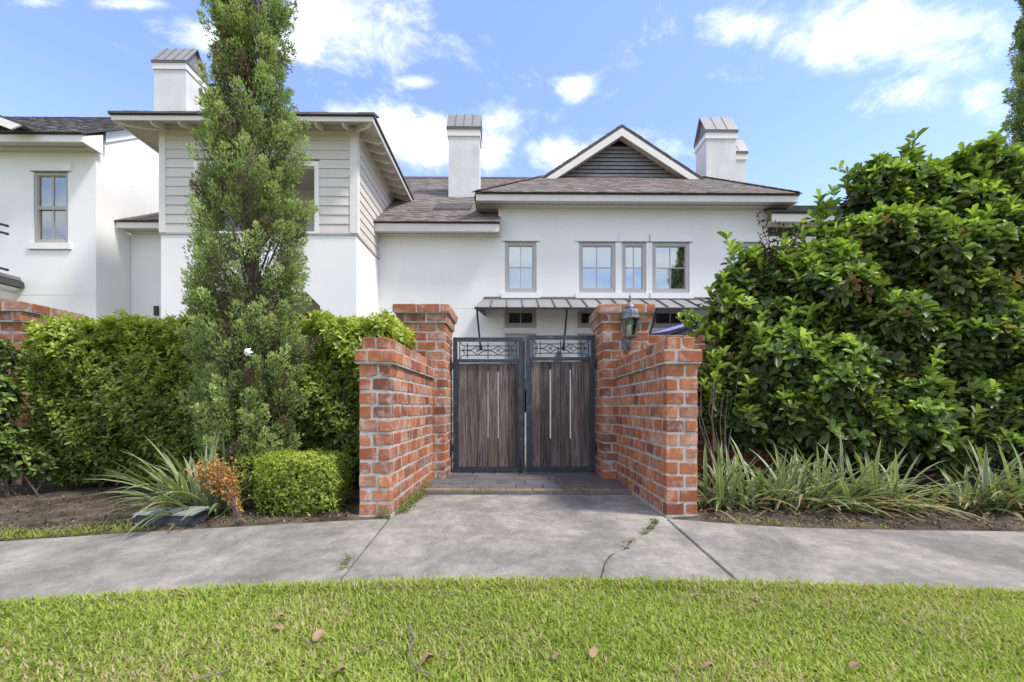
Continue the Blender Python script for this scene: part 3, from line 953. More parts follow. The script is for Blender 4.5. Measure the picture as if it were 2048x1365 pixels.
# ------------------------------------------------------------------ lanterns
def lantern(loc, label):
    l = empty('wall_lantern', loc)
    ym = -.155                                       # lamp axis in front of the plate
    ph = math.pi / 6
    pl = MB()
    pl.lathe([(.02, -.125), (.05, -.09), (.066, -.02), (.062, .05), (.03, .10), (.012, .12)], 10, (0, 0, 0))
    for i, v_ in enumerate(pl.v): pl.v[i] = (v_[0], v_[1] * .45 - .02, v_[2])
    pl.build('back_plate', M['verdigris_metal'], l, True)
    ar = MB()
    ar.tube([(0, -.03, -.06), (0, -.09, -.085), (0, -.145, -.06), (0, ym, .0), (0, ym, .035)], [.014, .013, .012, .012, .02], 8)
    ar.tube([(0, -.04, .02), (0, -.07, -.02), (0, -.06, -.05), (0, -.04, -.04)], .008, 6)
    ar.build('scroll_arm', M['verdigris_metal'], l, True)
    bs = MB()
    bs.lathe([(.02, .020), (.062, .035), (.078, .045), (.082, .056), (.062, .062)], 6, (0, ym, 0), ph)
    bs.build('base_ring', M['verdigris_metal'], l)
    z0, z1, r0, r1 = .060, .262, .064, .104
    for k in range(6):
        a, b = ph + k * math.pi / 3, ph + (k + 1) * math.pi / 3
        pa, pb = (math.cos(a), math.sin(a)), (math.cos(b), math.sin(b))
        MB().bar((r0 * pa[0], ym + r0 * pa[1], z0), (r1 * pa[0], ym + r1 * pa[1], z1), .011, .011).build('cage_bar', M['verdigris_metal'], l)
        q0, q1 = r0 - .004, r1 - .004
        MB().prism([(q0 * pa[0], ym + q0 * pa[1], z0), (q0 * pb[0], ym + q0 * pb[1], z0), (q1 * pb[0], ym + q1 * pb[1], z1), (q1 * pa[0], ym + q1 * pa[1], z1)],
                   (-.002 * (pa[0] + pb[0]), -.002 * (pa[1] + pb[1]), 0)).build('pane', M['clear_glass'], l)
    rf = MB()
    rf.lathe([(.095, .258), (.128, .262), (.130, .274), (.112, .282), (.108, .300), (.103, .345), (.092, .372), (.070, .392), (.066, .400)], 6, (0, ym, 0), ph)
    roof = rf.build('roof', M['verdigris_metal'], l)
    cr_ = MB()
    cr_.lathe([(.068, .398), (.064, .410), (.040, .440), (.024, .470), (.016, .490), (.020, .497), (.012, .505)], 12, (0, ym, 0), ph)
    cr_.build('crown', M['verdigris_metal'], roof, True)
    fi = MB()
    fi.lathe([(.008, .503), (.013, .512), (.006, .522), (.014, .535), (.012, .545), (.005, .555), (.003, .59), (.001, .60)], 10, (0, ym, 0))
    fi.build('finial', M['verdigris_metal'], roof, True)
    bu = MB()
    bu.lathe([(.017, .062), (.017, .115), (.020, .12), (.034, .150), (.036, .170), (.028, .195), (.010, .208), (.002, .21)], 12, (0, ym, 0))
    bu.build('bulb', M['bulb'], l, True)
    l.scale = (.95, .95, .92)
    tag(l, label, 'lantern', 'carriage lanterns')
    return l
lz = EYE + (VY - 672) / FPX * 5.10 - .055
lantern((1.275, YP0 + .002, lz), 'grey metal six-sided lantern on the right brick gate pillar')

# ------------------------------------------------------------------ the townhouse behind the gate
TH = R(0.6)
CT, ST = math.cos(TH), math.sin(TH)
YH = 10.3
def H(px, py, yl):
    """house-frame x and z of what the photograph shows at px, py on the plane yl metres behind the facade"""
    u = (px - VX) / FPX
    x = (u * (YH + yl * CT) + yl * ST) / (CT - u * ST)
    Y = YH + x * ST + yl * CT
    return x, EYE + (VY - py) / FPX * Y
def Hx(px, yl): return H(px, 0, yl)[0]
def Hz(px, py, yl): return H(px, py, yl)[1]

house = empty('townhouse', (0, YH, 0), TH)
tag(house, 'white stucco townhouse with a louvred gable, metal awning and a clapboard bay', 'house')

def wall_holes(name, mat, parent, axis, a0, a1, z0, z1, d0, d1, holes):
    """upright wall from a0 to a1; axis 'x' faces -y with depth d0..d1 in y, axis 'y' faces +x with depth d0..d1 in x (d0 = outer face); holes (a0, a1, z0, z1)"""
    As = sorted(set([a0, a1] + [h for q in holes for h in q[:2] if a0 < h < a1]))
    Zs = sorted(set([z0, z1] + [h for q in holes for h in q[2:4] if z0 < h < z1]))
    def hole(i, j):
        ca, cz = (As[i] + As[i + 1]) / 2, (Zs[j] + Zs[j + 1]) / 2
        return any(q[0] < ca < q[1] and q[2] < cz < q[3] for q in holes)
    mb = MB()
    pt = (lambda a, d, z: (a, d, z)) if axis == 'x' else (lambda a, d, z: (d, a, z))
    na, nz = len(As) - 1, len(Zs) - 1
    solid = lambda i, j: 0 <= i < na and 0 <= j < nz and not hole(i, j)
    for i in range(na):
        for j in range(nz):
            if not solid(i, j): continue
            p, q, r, s = As[i], As[i + 1], Zs[j], Zs[j + 1]
            mb.add([pt(p, d0, r), pt(q, d0, r), pt(q, d0, s), pt(p, d0, s)], [(0, 1, 2, 3)])
            mb.add([pt(p, d1, r), pt(q, d1, r), pt(q, d1, s), pt(p, d1, s)], [(3, 2, 1, 0)])
            if not solid(i - 1, j): mb.add([pt(p, d0, r), pt(p, d1, r), pt(p, d1, s), pt(p, d0, s)], [(3, 2, 1, 0)])
            if not solid(i + 1, j): mb.add([pt(q, d0, r), pt(q, d1, r), pt(q, d1, s), pt(q, d0, s)], [(0, 1, 2, 3)])
            if not solid(i, j - 1): mb.add([pt(p, d0, r), pt(q, d0, r), pt(q, d1, r), pt(p, d1, r)], [(3, 2, 1, 0)])
            if not solid(i, j + 1): mb.add([pt(p, d0, s), pt(q, d0, s), pt(q, d1, s), pt(p, d1, s)], [(0, 1, 2, 3)])
    return mb.build(name, mat, parent)

def window(parent, x0, x1, z0, z1, yf, cols=2, rows=2, frame='window_frame', lintel=True, sill=True, bar=.018, fw=.075, blind=True, name='window', glass='window_glass', panes=True):
    """casement in an opening x0..x1, z0..z1 of a wall whose face is at yf"""
    wn = empty(name, ((x0 + x1) / 2, yf, z0), 0, parent)
    W, h = (x1 - x0) / 2, z1 - z0
    fr = MB()
    e = .002
    fr.box(-W + e, -W + fw, .018, .085, e, h - e); fr.box(W - fw, W - e, .018, .085, e, h - e)
    fr.box(-W + fw, W - fw, .0185, .084, h - fw, h - e); fr.box(-W + fw, W - fw, .0185, .084, e, fw * 1.25)
    # sash lip set back
    f2 = fw + .016
    fr.box(-W + fw, -W + f2, .034, .07, fw * 1.25, h - fw); fr.box(W - f2, W - fw, .034, .07, fw * 1.25, h - fw)
    fr.box(-W + f2, W - f2, .0345, .07, h - f2, h - fw); fr.box(-W + f2, W - f2, .0345, .07, fw * 1.25, fw * 1.25 + .016)
    fr.build('frame', M[frame], wn)
    gx0, gx1, gz0, gz1 = -W + f2, W - f2, fw * 1.25 + .016, h - f2
    cw, rh = (gx1 - gx0) / cols, (gz1 - gz0) / rows
    for i in range(cols if panes else 0):
        for j in range(rows):
            tx, tz = random.uniform(-.0012, .0012), random.uniform(-.0012, .0012)
            p = [(gx0 + cw * i + .004, .058 + tx, gz0 + rh * j + .004), (gx0 + cw * (i + 1) - .004, .058 - tx, gz0 + rh * j + .004), (gx0 + cw * (i + 1) - .004, .058 - tx + tz, gz0 + rh * (j + 1) - .004), (gx0 + cw * i + .004, .058 + tx + tz, gz0 + rh * (j + 1) - .004)]
            MB().prism(p, (0, .004, 0)).build('pane', M[glass], wn)
    mu = MB()
    for i in range(1, cols): mu.box(gx0 + cw * i - bar / 2, gx0 + cw * i + bar / 2, .046, .066, gz0, gz1)
    for j in range(1, rows): mu.box(gx0, gx1, .047, .065, gz0 + rh * j - bar / 2, gz0 + rh * j + bar / 2)
    if mu.v: mu.build('muntin', M[frame], wn)
    if blind: box('blind', M['blind'], wn, -W + .01, W - .01, .10, .104, .02, h - .02)
    else: box('dark_room', M['room_dark'], wn, -W, W, .24, .245, 0, h)
    if lintel:
        lt = MB().box(-W - .085, W + .085, -.022, .012, h + .012, h + .165)
        lt.build('lintel', M['stucco'], wn)
        box('head_drip', M['greige_trim'], wn, -W - .05, W + .05, -.030, .03, h + .0, h + .0118)
    if sill:
        box('sill', M['stucco'], wn, -W - .085, W + .085, -.038, .06, -.125, -.002)
        box('sill_drip', M['greige_trim'], wn, -W - .075, W + .075, -.026, .012, -.138, -.1255)
    return wn

SH_ME = {}
def shingle_mesh(mat, k):
    if (mat, k) not in SH_ME:
        r = random.Random(k * 7 + 1)
        L = .15 + .028 * k
        vs = [(-L / 2, 0, 0), (L / 2, 0, 0), (L / 2, .24, 0), (-L / 2, .24, 0), (-L / 2, 0, .016 + r.uniform(-.003, .005)), (L / 2, 0, .016 + r.uniform(-.003, .005)), (L / 2, .24, .004), (-L / 2, .24, .004)]
        me = bpy.data.meshes.new('shingle')
        me.from_pydata(vs, [], [(0, 3, 2, 1), (4, 5, 6, 7), (0, 1, 5, 4), (1, 2, 6, 5), (2, 3, 7, 6), (3, 0, 4, 7)])
        me.materials.append(M[mat]); me.update()
        SH_ME[(mat, k)] = me
    return SH_ME[(mat, k)]

def shingle_roof(parent, name, corners, mat='shingle', singles=0, expo=.108, edge=True):
    """corners: eave-left, eave-right, top-right, top-left (3-D, planar); lays courses from the eave up"""
    A, B, C, D = [Vector(c) for c in corners]
    u = (B - A).normalized()
    nrm = u.cross(D - A).normalized()
    if nrm.z < 0: nrm = -nrm
    v = nrm.cross(u).normalized()
    sheet = MB()
    sheet.prism([A, B, C, D], nrm * -.02)
    base = sheet.build(name, M[mat], parent)
    ca = [(0, 0), ((B - A).dot(u), 0), ((C - A).dot(u), (C - A).dot(v)), ((D - A).dot(u), (D - A).dot(v))]
    vmax = max(ca[2][1], ca[3][1])
    def lim(vv):
        f0 = min(1, vv / max(ca[3][1], 1e-6)); f1 = min(1, vv / max(ca[2][1], 1e-6))
        return ca[3][0] * f0, ca[1][0] + (ca[2][0] - ca[1][0]) * f1
    r = random.Random(len(name) + int(abs(A.x) * 10))
    made, vs, fs = 0, [], []
    row, vv = 0, -.03
    rot = Matrix((u, v, nrm)).transposed().to_4x4()
    while vv < vmax - .06:
        l, rt = lim(max(0, vv + .24) if ca[3][0] != 0 or abs(ca[2][0] - ca[1][0]) > .01 else 0)
        x = l - r.uniform(0, .2)
        while x < rt:
            k = r.randrange(6)
            L = .15 + .028 * k
            xc = x + L / 2
            x += L + .004
            a_, b_ = max(xc - L / 2, l), min(xc + L / 2, rt)
            if b_ - a_ < .05: continue
            mw = Matrix.Translation(A + u * ((a_ + b_) / 2) + v * (vv + r.uniform(-.006, .006)) + nrm * (.006 + .002 * (row % 2))) @ rot @ Matrix.Diagonal(((b_ - a_) / L, min(1.0, (vmax - vv) / .24), 1, 1))
            if made < singles:
                link('shingle', shingle_mesh(mat, k), base, mw); made += 1
            else:
                me = shingle_mesh(mat, k); b = len(vs)
                vs += [tuple(mw @ q.co) for q in me.vertices]
                fs += [tuple(i + b for i in p.vertices) for p in me.polygons]
        vv += expo
        row += 1
    if vs:
        o = MB().add(vs, fs).build('upper_shingles', M[mat], base)
        o['kind'] = 'stuff'
    return base

def hip_cap(parent, p, q, mat='shingle'):
    p, q = Vector(p), Vector(q)
    mb = MB()
    k = max(2, int((q - p).length / .16))
    d = (q - p) / k
    for i in range(k):
        a, b = p + d * i, p + d * (i + 1.25)
        mb.bar(a + Vector((0, 0, .026)), b + Vector((0, 0, .018)), .20, .016)
    return mb.build('hip_cap', M[mat], parent)

def chimney(parent, px0, px1, py_ridge, py_eave, zbase, yl, dep, n_seam=3):
    """stuccoed shaft with a metal saddle cap; front face at yl"""
    xa, xb = Hx(px0, yl), Hx(px1, yl)
    zt = Hz((px0 + px1) / 2, py_eave, yl - .04)
    c = empty('chimney', ((xa + xb) / 2, yl, zbase), 0, parent)
    W, h = (xb - xa) / 2, zt - zbase
    box('shaft', M['chimney_stucco'], c, -W, W, 0, dep, 0, h - .19)
    box('collar', M['cream_trim'], c, -W - .03, W + .03, -.03, dep + .03, h - .19, h - .02)
    box('flashing', M['seam_rib'], c, -W - .05, W + .05, -.05, dep + .05, h - .02, h + .03)
    e = .045
    zr = h + (Hz((px0 + px1) / 2, py_ridge, yl + dep / 2) - zt)
    cap = MB()
    ym = dep / 2
    t_ = .02
    for s in (-1, 1):
        y0 = ym + s * (ym + e)
        p = [(-W - e, y0, h + .03), (W + e, y0, h + .03), (W + e, ym, zr), (-W - e, ym, zr)]
        if s > 0: p = p[::-1]
        n_ = Vector((0, s * (zr - h), ym + e)).normalized()
        cap.prism(p, n_ * t_)
    cp = cap.build('cap', M['seam_metal'], c)
    for k in range(n_seam):
        x = -W - e + (2 * (W + e)) * (k + (.5 if n_seam > 2 else 1) * .0 + .5) / n_seam if n_seam > 3 else -W - e + 2 * (W + e) * (k + 1) / (n_seam + 1)
        MB().bar((x, -e, h + .058), (x, ym, zr + .028), .020, .03).build('seam', M['seam_rib'], cp)
    # dark mesh set inside the open gable ends
    for s in (-1, 1):
        MB().prism([(s * (W - .04), 0, h + .03), (s * (W - .04), dep, h + .03), (s * (W - .04), ym, zr - .03)], (-s * .02, 0, 0)).build('spark_mesh', M['louver'], c)
    return c

# --- main facade
zE1 = Hz(870, 475, 0)                    # soffit level of the low eave
zE2 = Hz(1265, 419.5, 0)                 # soffit level of the tall front
xA, xB, xC = Hx(757, 0), Hx(996.5, 0), Hx(1535, 0)
xD = xC + 6.5
ups = [(1010, 1073), (1158, 1231), (1244, 1292.5), (1304.5, 1379), (1457.5, 1520)]
wz0, wz1 = Hz(1200, 586.5, 0), Hz(1200, 484.5, 0)
holes = [(Hx(a, 0), Hx(b, 0), wz0, wz1) for a, b in ups]
tr0, tr1 = Hz(1040, 656, 0), Hz(1040, 617, 0)
dr0, dr1 = .10, Hz(1040, 668, 0)
lows = [(1010, 1073), (1155, 1231), (1304.5, 1379), (1457.5, 1520)]
holes += [(Hx(a, 0), Hx(b, 0), tr0, tr1) for a, b in lows]
holes += [(Hx(a, 0), Hx(b, 0), dr0, dr1) for a, b in lows]
wall_holes('front_wall', M['stucco'], house, 'x', xB, xC, -.05, zE2 + .05, 0, .2, holes)
box('front_wall', M['stucco'], house, xA - .0, xB, .0, .2, -.05, zE1 + .05)
box('front_wall', M['stucco'], house, xC, xD, .0, .2, -.05, zE1 + .05)
box('side_wall', M['stucco'], house, xB + .001, xB + .2, .2, 4.0, zE1, zE2 + .05)
box('side_wall', M['stucco'], house, xC - .2, xC - .001, .2, 4.0, zE1, zE2 + .05)
box('room_back', M['room_dark'], house, xB, xC, 1.3, 1.32, -.05, zE2)
# fine control joints scored in the stucco, shown as thin raised beads
jt = [(1010, 421, 472), (1073, 421, 472), (1155, 421, 470), (1380, 421, 470), (1455.5, 421, 470), (1520.5, 421, 470), (806, 477, 640), (884, 477, 640)]
for px, pa, pb in jt:
    x = Hx(px, 0)
    box('joint_bead', M['stucco'], house, x - .006, x + .006, -.004, .001, Hz(px, pb, 0), Hz(px, pa, 0))
box('joint_bead', M['stucco'], house, xA + .01, xB - .01, -.004, .001, Hz(870, 617, 0), Hz(870, 617, 0) + .012)
box('joint_bead', M['stucco'], house, xB - .006, xB + .006, -.004, .001, Hz(870, 617, 0), zE1 - .02)
for i, (a, b) in enumerate(ups):
    window(house, Hx(a, 0), Hx(b, 0), wz0, wz1, 0, blind=(i not in (3,)))
for a, b in lows:
    window(house, Hx(a, 0), Hx(b, 0), tr0, tr1, 0, 2, 1, 'greige_trim', False, False, .022, .08, False, 'transom_window', 'dark_glass')
    d = empty('door', ((Hx(a, 0) + Hx(b, 0)) / 2, 0, dr0), 0, house)
    W = (Hx(b, 0) - Hx(a, 0)) / 2
    fr = MB()
    fr.box(-W, -W + .09, .02, .10, 0, dr1 - dr0); fr.box(W - .09, W, .02, .10, 0, dr1 - dr0); fr.box(-W + .09, W - .09, .021, .10, dr1 - dr0 - .10, dr1 - dr0)
    fr.build('door_frame', M['greige_trim'], d)
    box('kick_panel', M['white_trim'], d, -W + .09, W - .09, .045, .085, 0, .62)
    box('pane', M['dark_glass'], d, -W + .09, W - .09, .055, .06, .62, dr1 - dr0 - .10)
    box('head_trim', M['cream_trim'], d, -W - .06, W + .06, -.03, .03, dr1 - dr0, dr1 - dr0 + .045)
for a, b in ((990, 1010), (1073, 1090), (1140, 1155), (1231, 1250), (1290, 1304.5), (1379, 1396)):
    box('pilaster', M['white_trim'], house, Hx(a, 0) + .002, Hx(b, 0) - .03, -.022, .004, 0, Hz(1100, 612, 0))

# low eave left of the tall front (and its twin to the right)
def eave_front(x0, x1, zs, oh, fh, mat_f='cream_trim', z_roof_edge=None, name='eave'):
    """boxed eave: fascia, soffit with a vent strip, dark drip edge"""
    e = empty(name, (x0, -oh, zs), 0, house)
    L = x1 - x0
    box('fascia', M[mat_f], e, 0, L, 0, .025, 0, fh)
    box('soffit', M['soffit'], e, .002, L - .002, .0255, oh + .01, .012, .03)
    box('vent_strip', M['vent_strip'], e, .05, L - .05, oh * .42, oh * .42 + .05, .006, .0118)
    box('drip_edge', M['dark_edge'], e, -.02, L + .02, -.03, .02, fh + .001, fh + .035)
    return e
OH1 = .36
f1h = .165
eave_front(Hx(742, -OH1), Hx(998, -OH1), zE1, OH1, f1h)
PT = .70
yr1 = 4.3
ze = zE1 + f1h + .03
rl, rr_ = Hx(742, -OH1), Hx(998, -OH1) + .02
rise = lambda yy: ze + PT * (yy + OH1 + .03)
shingle_roof(house, 'roof', [(rl, -OH1 - .03, ze), (rr_, -OH1 - .03, ze), (rr_, .0, rise(0)), (rl, .0, rise(0))], singles=40)
shingle_roof(house, 'roof', [(xA - 1.2, .0, rise(0)), (xB + .0, .0, rise(0)), (xB + .0, yr1, rise(yr1)), (xA - 1.2, yr1, rise(yr1))], singles=90)
shingle_roof(house, 'roof', [(xB + .0, 1.4, rise(1.4)), (xC, 1.4, rise(1.4)), (xC, yr1, rise(yr1)), (xB + .0, yr1, rise(yr1))])
box('ridge_cap', M['shingle'], house, xA - 1.2, xC, yr1 - .10, yr1 + .10, rise(yr1) - .03, rise(yr1) + .02)
# rear slope so that the roof is closed from the side
MB().prism([(xA - 4, yr1, rise(yr1)), (xC, yr1, rise(yr1)), (xC, yr1 + 4.3, ze), (xA - 4, yr1 + 4.3, ze)], (0, 0, -.03)).build('rear_roof', M['shingle'], house)
# skylight curb on the low roof
sk0, sk1 = Hx(866, .5), Hx(943, .5)
sky_b = MB()
sky_b.hexa([(sk0, .42, rise(.42) - .02), (sk1, .42, rise(.42) - .02), (sk1, 1.0, rise(1.0) - .02), (sk0, 1.0, rise(1.0) - .02)],
           [(sk0 + .02, .44, rise(.42) + .085), (sk1 - .02, .44, rise(.42) + .085), (sk1 - .02, 1.0, rise(1.0) + .06), (sk0 + .02, 1.0, rise(1.0) + .06)])
sky_b.build('skylight_curb', M['dark_edge'], house)
# right-hand low eave
zRW = Hz(1640, 413, 2.0)
eave_front(xC - .10, xD, zE1 + .25, OH1, f1h)
shingle_roof(house, 'roof', [(xC - .1, -OH1 - .03, ze + .25), (xD, -OH1 - .03, ze + .25), (xD, 2.0, zRW), (xC - .1, 2.0, zRW)], 'shingle_grey')
MB().prism([(xC - .1, 2.0, zRW), (xD, 2.0, zRW), (xD, 4.4, ze + .25), (xC - .1, 4.4, ze + .25)], (0, 0, -.03)).build('rear_roof', M['shingle_grey'], house)
box('side_wall', M['stucco'], house, xD - .2, xD, .2, 4.3, -.05, zE1 + .1)

# tall front: boxed eave, hip skirt and Dutch gable
OH2 = .42
f2h = .135
fx0, fx1 = Hx(952, -OH2), Hx(1597, -OH2)
ev = eave_front(fx0, fx1, zE2, OH2, f2h, name='upper_eave')
for sx, wx in ((fx0, xB), (fx1, xC)):
    s = 1 if wx > sx else -1
    box('fascia', M['cream_trim'], ev, min(sx - fx0, sx - fx0 + s * .025), max(sx - fx0, sx - fx0 + s * .025), .0255, 4.4, .001, f2h - .001)
    a, b = (sx - fx0 + s * .026, wx - fx0) if s > 0 else (wx - fx0, sx - fx0 + s * .026)
    box('soffit', M['soffit'], ev, a, b, OH2 + .011, 4.4, .0125, .0305)
    box('drip_edge', M['dark_edge'], ev, min(sx - fx0 - s * .025, sx - fx0 + s * .02), max(sx - fx0 - s * .025, sx - fx0 + s * .02), .021, 4.4, f2h + .0015, f2h + .034)
z2 = zE2 + f2h + .03
yG = 1.42                                  # plane of the louvred gable
zG = Hz(1245, 356, yG)
gx0, gx1 = Hx(1080, yG), Hx(1411, yG)
ey = -OH2 - .03
hip = shingle_roof(house, 'roof', [(fx0 - .02, ey, z2), (fx1 + .02, ey, z2), (gx1, yG, zG), (gx0, yG, zG)], singles=150)
shingle_roof(house, 'roof', [(fx0 - .02, 4.2, z2), (fx0 - .02, ey, z2), (gx0, yG, zG), (gx0, 4.2, zG)])
shingle_roof(house, 'roof', [(fx1 + .02, ey, z2), (fx1 + .02, 4.2, z2), (gx1, 4.2, zG), (gx1, yG, zG)])
hip_cap(house, (fx0 - .02, ey, z2), (gx0, yG, zG))
hip_cap(house, (fx1 + .02, ey, z2), (gx1, yG, zG))
# gable: rake boards, soffits, louvres
yK = yG - .30                              # face of the rake
apx, apz_ = H(1244, 250, yK)
kx0, kz0 = H(1080, 358, yK)
kx1, kz1 = H(1411, 361, yK)
kz = (kz0 + kz1) / 2
gab = empty('gable', ((kx0 + kx1) / 2, yK, kz), 0, house)
ox, oz = (kx0 + kx1) / 2, kz
ap_ = Vector((apx - ox, 0, apz_ - oz))
for s, kx in ((-1, kx0), (1, kx1)):
    base_ = Vector((kx - ox, 0, 0))
    d_ = (base_ - ap_).normalized()
    n_ = Vector((-d_.z, 0, d_.x)) * (1 if d_.x < 0 else -1)
    if n_.z < 0: n_ = -n_
    th1, th2 = .075, .175
    dn = Vector((0, 0, -1))
    # shingle edge, rake board, sloping soffit
    MB().prism([ap_, base_ + d_ * .12, base_ + d_ * .12 + dn * th1, ap_ + dn * th1], (0, .05, 0)).build('shingle_edge', M['dark_edge'], gab)
    MB().prism([ap_ + dn * (th1 + .002), base_ + dn * (th1 + .002), base_ - d_ * .18 + dn * (th1 + th2), ap_ + dn * (th1 + th2 + .02)], (0, .028, 0)).build('rake_board', M['cream_trim'], gab)
    MB().prism([ap_ + dn * (th1 + th2 - .04) + Vector((0, .029, 0)), base_ + dn * (th1 + .12) + Vector((0, .029, 0)), base_ + dn * (th1 + .12) + Vector((0, yG - yK, 0)), ap_ + dn * (th1 + th2 - .04) + Vector((0, yG - yK, 0))], (0, 0, .02)).build('rake_soffit', M['soffit'], gab)
    # roof plane running back to the main ridge
    A_, B_ = ap_ + Vector((ox, yK, oz)), base_ + d_ * .12 + Vector((ox, yK, oz))
    bk = Vector((0, 4.2 - yK, 0))
    cs = [B_ + bk, B_, A_, A_ + bk] if s < 0 else [B_, B_ + bk, A_ + bk, A_]
    shingle_roof(house, 'roof', [tuple(q) for q in cs])
# louvre slats inside the gable
lz0 = .0
ltop = ap_.z - .30
wl = lambda z: ((kx0 - ox) + .40) * (1 - (z - lz0) / (ltop - lz0)), 
def lims(z):
    f = min(1, max(0, (z - lz0) / (ltop - lz0)))
    l = (kx0 - ox) + .42; r = (kx1 - ox) - .42
    return l + (ap_.x - l) * f, r + (ap_.x - r) * f
MB().prism([((kx0 - ox) + .1, .34, -.35), ((kx1 - ox) - .1, .34, -.35), (ap_.x, .34, ap_.z - .12)], (0, .02, 0)).build('louver_backing', M['louver_gap'], gab)
nl = 11
for i in range(nl):
    z_ = lz0 - .10 + (ltop - lz0 + .02) * i / nl
    l, r = lims(z_ - .02)
    l, r = l - .10, r + .10
    hgt = (ltop - lz0) / nl
    if r - l < .1: continue
    sl_ = MB().hexa([(l, .250, z_), (r, .250, z_), (r, .265, z_ + .004), (l, .265, z_ + .004)], [(l, .282, z_ + hgt * .97), (r, .282, z_ + hgt * .97), (r, .300, z_ + hgt * .97), (l, .300, z_ + hgt * .97)])
    sl_.build('louver_slat', M['louver'], gab)

# chimneys
chimney(house, 897, 958.5, 231, 257, rise(1.75) - .5, 1.75, .55)
chimney(house, 1412.5, 1472, 237, 263, rise(2.3) - .3, 2.3, .72, 2)
chimney(house, 1440, 1492, 281, 306, rise(2.9) - .3, 3.2, .6, 2)

# --- metal awning
ya = -.85
za0, za1 = Hz(1190, 615, ya), Hz(1190, 599, 0)
ax0, ax1 = Hx(949, ya), Hx(1560, ya)
aw = empty('awning', (ax0, 0, za1), 0, house)
L = ax1 - ax0
hs = za0 - za1
MB().prism([(0, ya, hs), (L, ya, hs), (L - .28, -.002, 0), (.16, -.002, 0)], (0, 0, -.018)).build('awning_sheet', M['seam_metal'], aw)
MB().prism([(0, ya, hs), (.16, -.002, 0), (.16, -.002, hs - .02), (0, ya, hs - .018)], (.012, 0, 0)).build('end_sheet', M['seam_metal'], aw)
box('front_lip', M['iron_dark'], aw, -.005, L + .005, ya - .012, ya + .014, hs - .045, hs - .004)
box('wall_flashing', M['seam_rib'], aw, .14, L - .24, -.03, -.003, -.01, .045)
k = int(L / .335)
for i in range(1, k):
    x = L * i / k
    MB().bar((x, ya, hs + .016), (x, -.004, .016), .018, .034).build('seam', M['seam_rib'], aw)
for px in (951, 1131, 1310, 1490):
    x = Hx(px, ya) - ax0
    br = MB()
    br.tube([(x + .03, ya + .05, hs - .03), (x + .03, ya + .06, hs - .14), (x + .05, -.03, Hz(px, 697, 0) - za1)], [.024, .020, .020], 8)
    br.tube([(x + .05, -.034, Hz(px, 697, 0) - za1 - .045), (x + .05, -.03, Hz(px, 697, 0) - za1 + .045)], .035, 8)
    br.build('brace', M['iron_dark'], aw)

# --- clapboard bay on the left
xS = xA                                              # right flank
yF = -1.46                                           # front plane
xL = Hx(322, yF)
zT = Hz(515, 470.5, yF)                              # band between stucco and boards
zTop = Hz(515, 256, yF)
o0, o1 = Hx(398, yF), Hx(630, yF)                    # balcony opening
oz0, oz1 = Hz(515, 466, yF), Hz(515, 333, yF)
# lower stucco with a chamfer-headed porch opening
q0, q1 = Hx(398, yF), Hx(640.5, yF)
qz1, qz0 = Hz(630, 584, yF), Hz(640, 613, yF)
qc = Hx(612, yF)
lw = MB()
def quad_y(mb, pts, y0, y1): mb.prism([(a, y0, z) for a, z in pts], (0, y1 - y0, 0))
quad_y(lw, [(xL, -.05), (q0, -.05), (q0, zT), (xL, zT)], yF, yF + .2)
quad_y(lw, [(q1, -.05), (xS, -.05), (xS, zT), (q1, zT)], yF, yF + .2)
quad_y(lw, [(q0, qz0), (q0 + (q1 - qc), qz1), (qc, qz1), (q1, qz0), (q1, zT), (q0, zT)], yF, yF + .2)
lw.build('bay_wall', M['stucco'], house)
box('bay_wall', M['stucco'], house, xS - .2, xS, yF + .2, 0, -.05, zT)
box('bay_wall', M['stucco'], house, xL, xL + .2, yF + .2, 0, -.05, zT)
box('porch_wall', M['porch_wall'], house, xL + .2, xS - .2, -.10, -.05, -.05, zT)
box('porch_ceiling', M['soffit'], house, xL + .2, xS - .2, yF + .2, -.1, qz1 + .12, qz1 + .15)
box('porch_door', M['room_dark'], house, Hx(560, -.12), Hx(650, -.12), -.13, -.10, .1, Hz(600, 628, -.12))
box('band', M['greige_trim'], house, xL - .02, xS + .02, yF - .022, yF + .1, zT, zT + .035)
box('band', M['greige_trim'], house, xS - .1, xS + .022, yF + .1, -.001, zT, zT + .034)
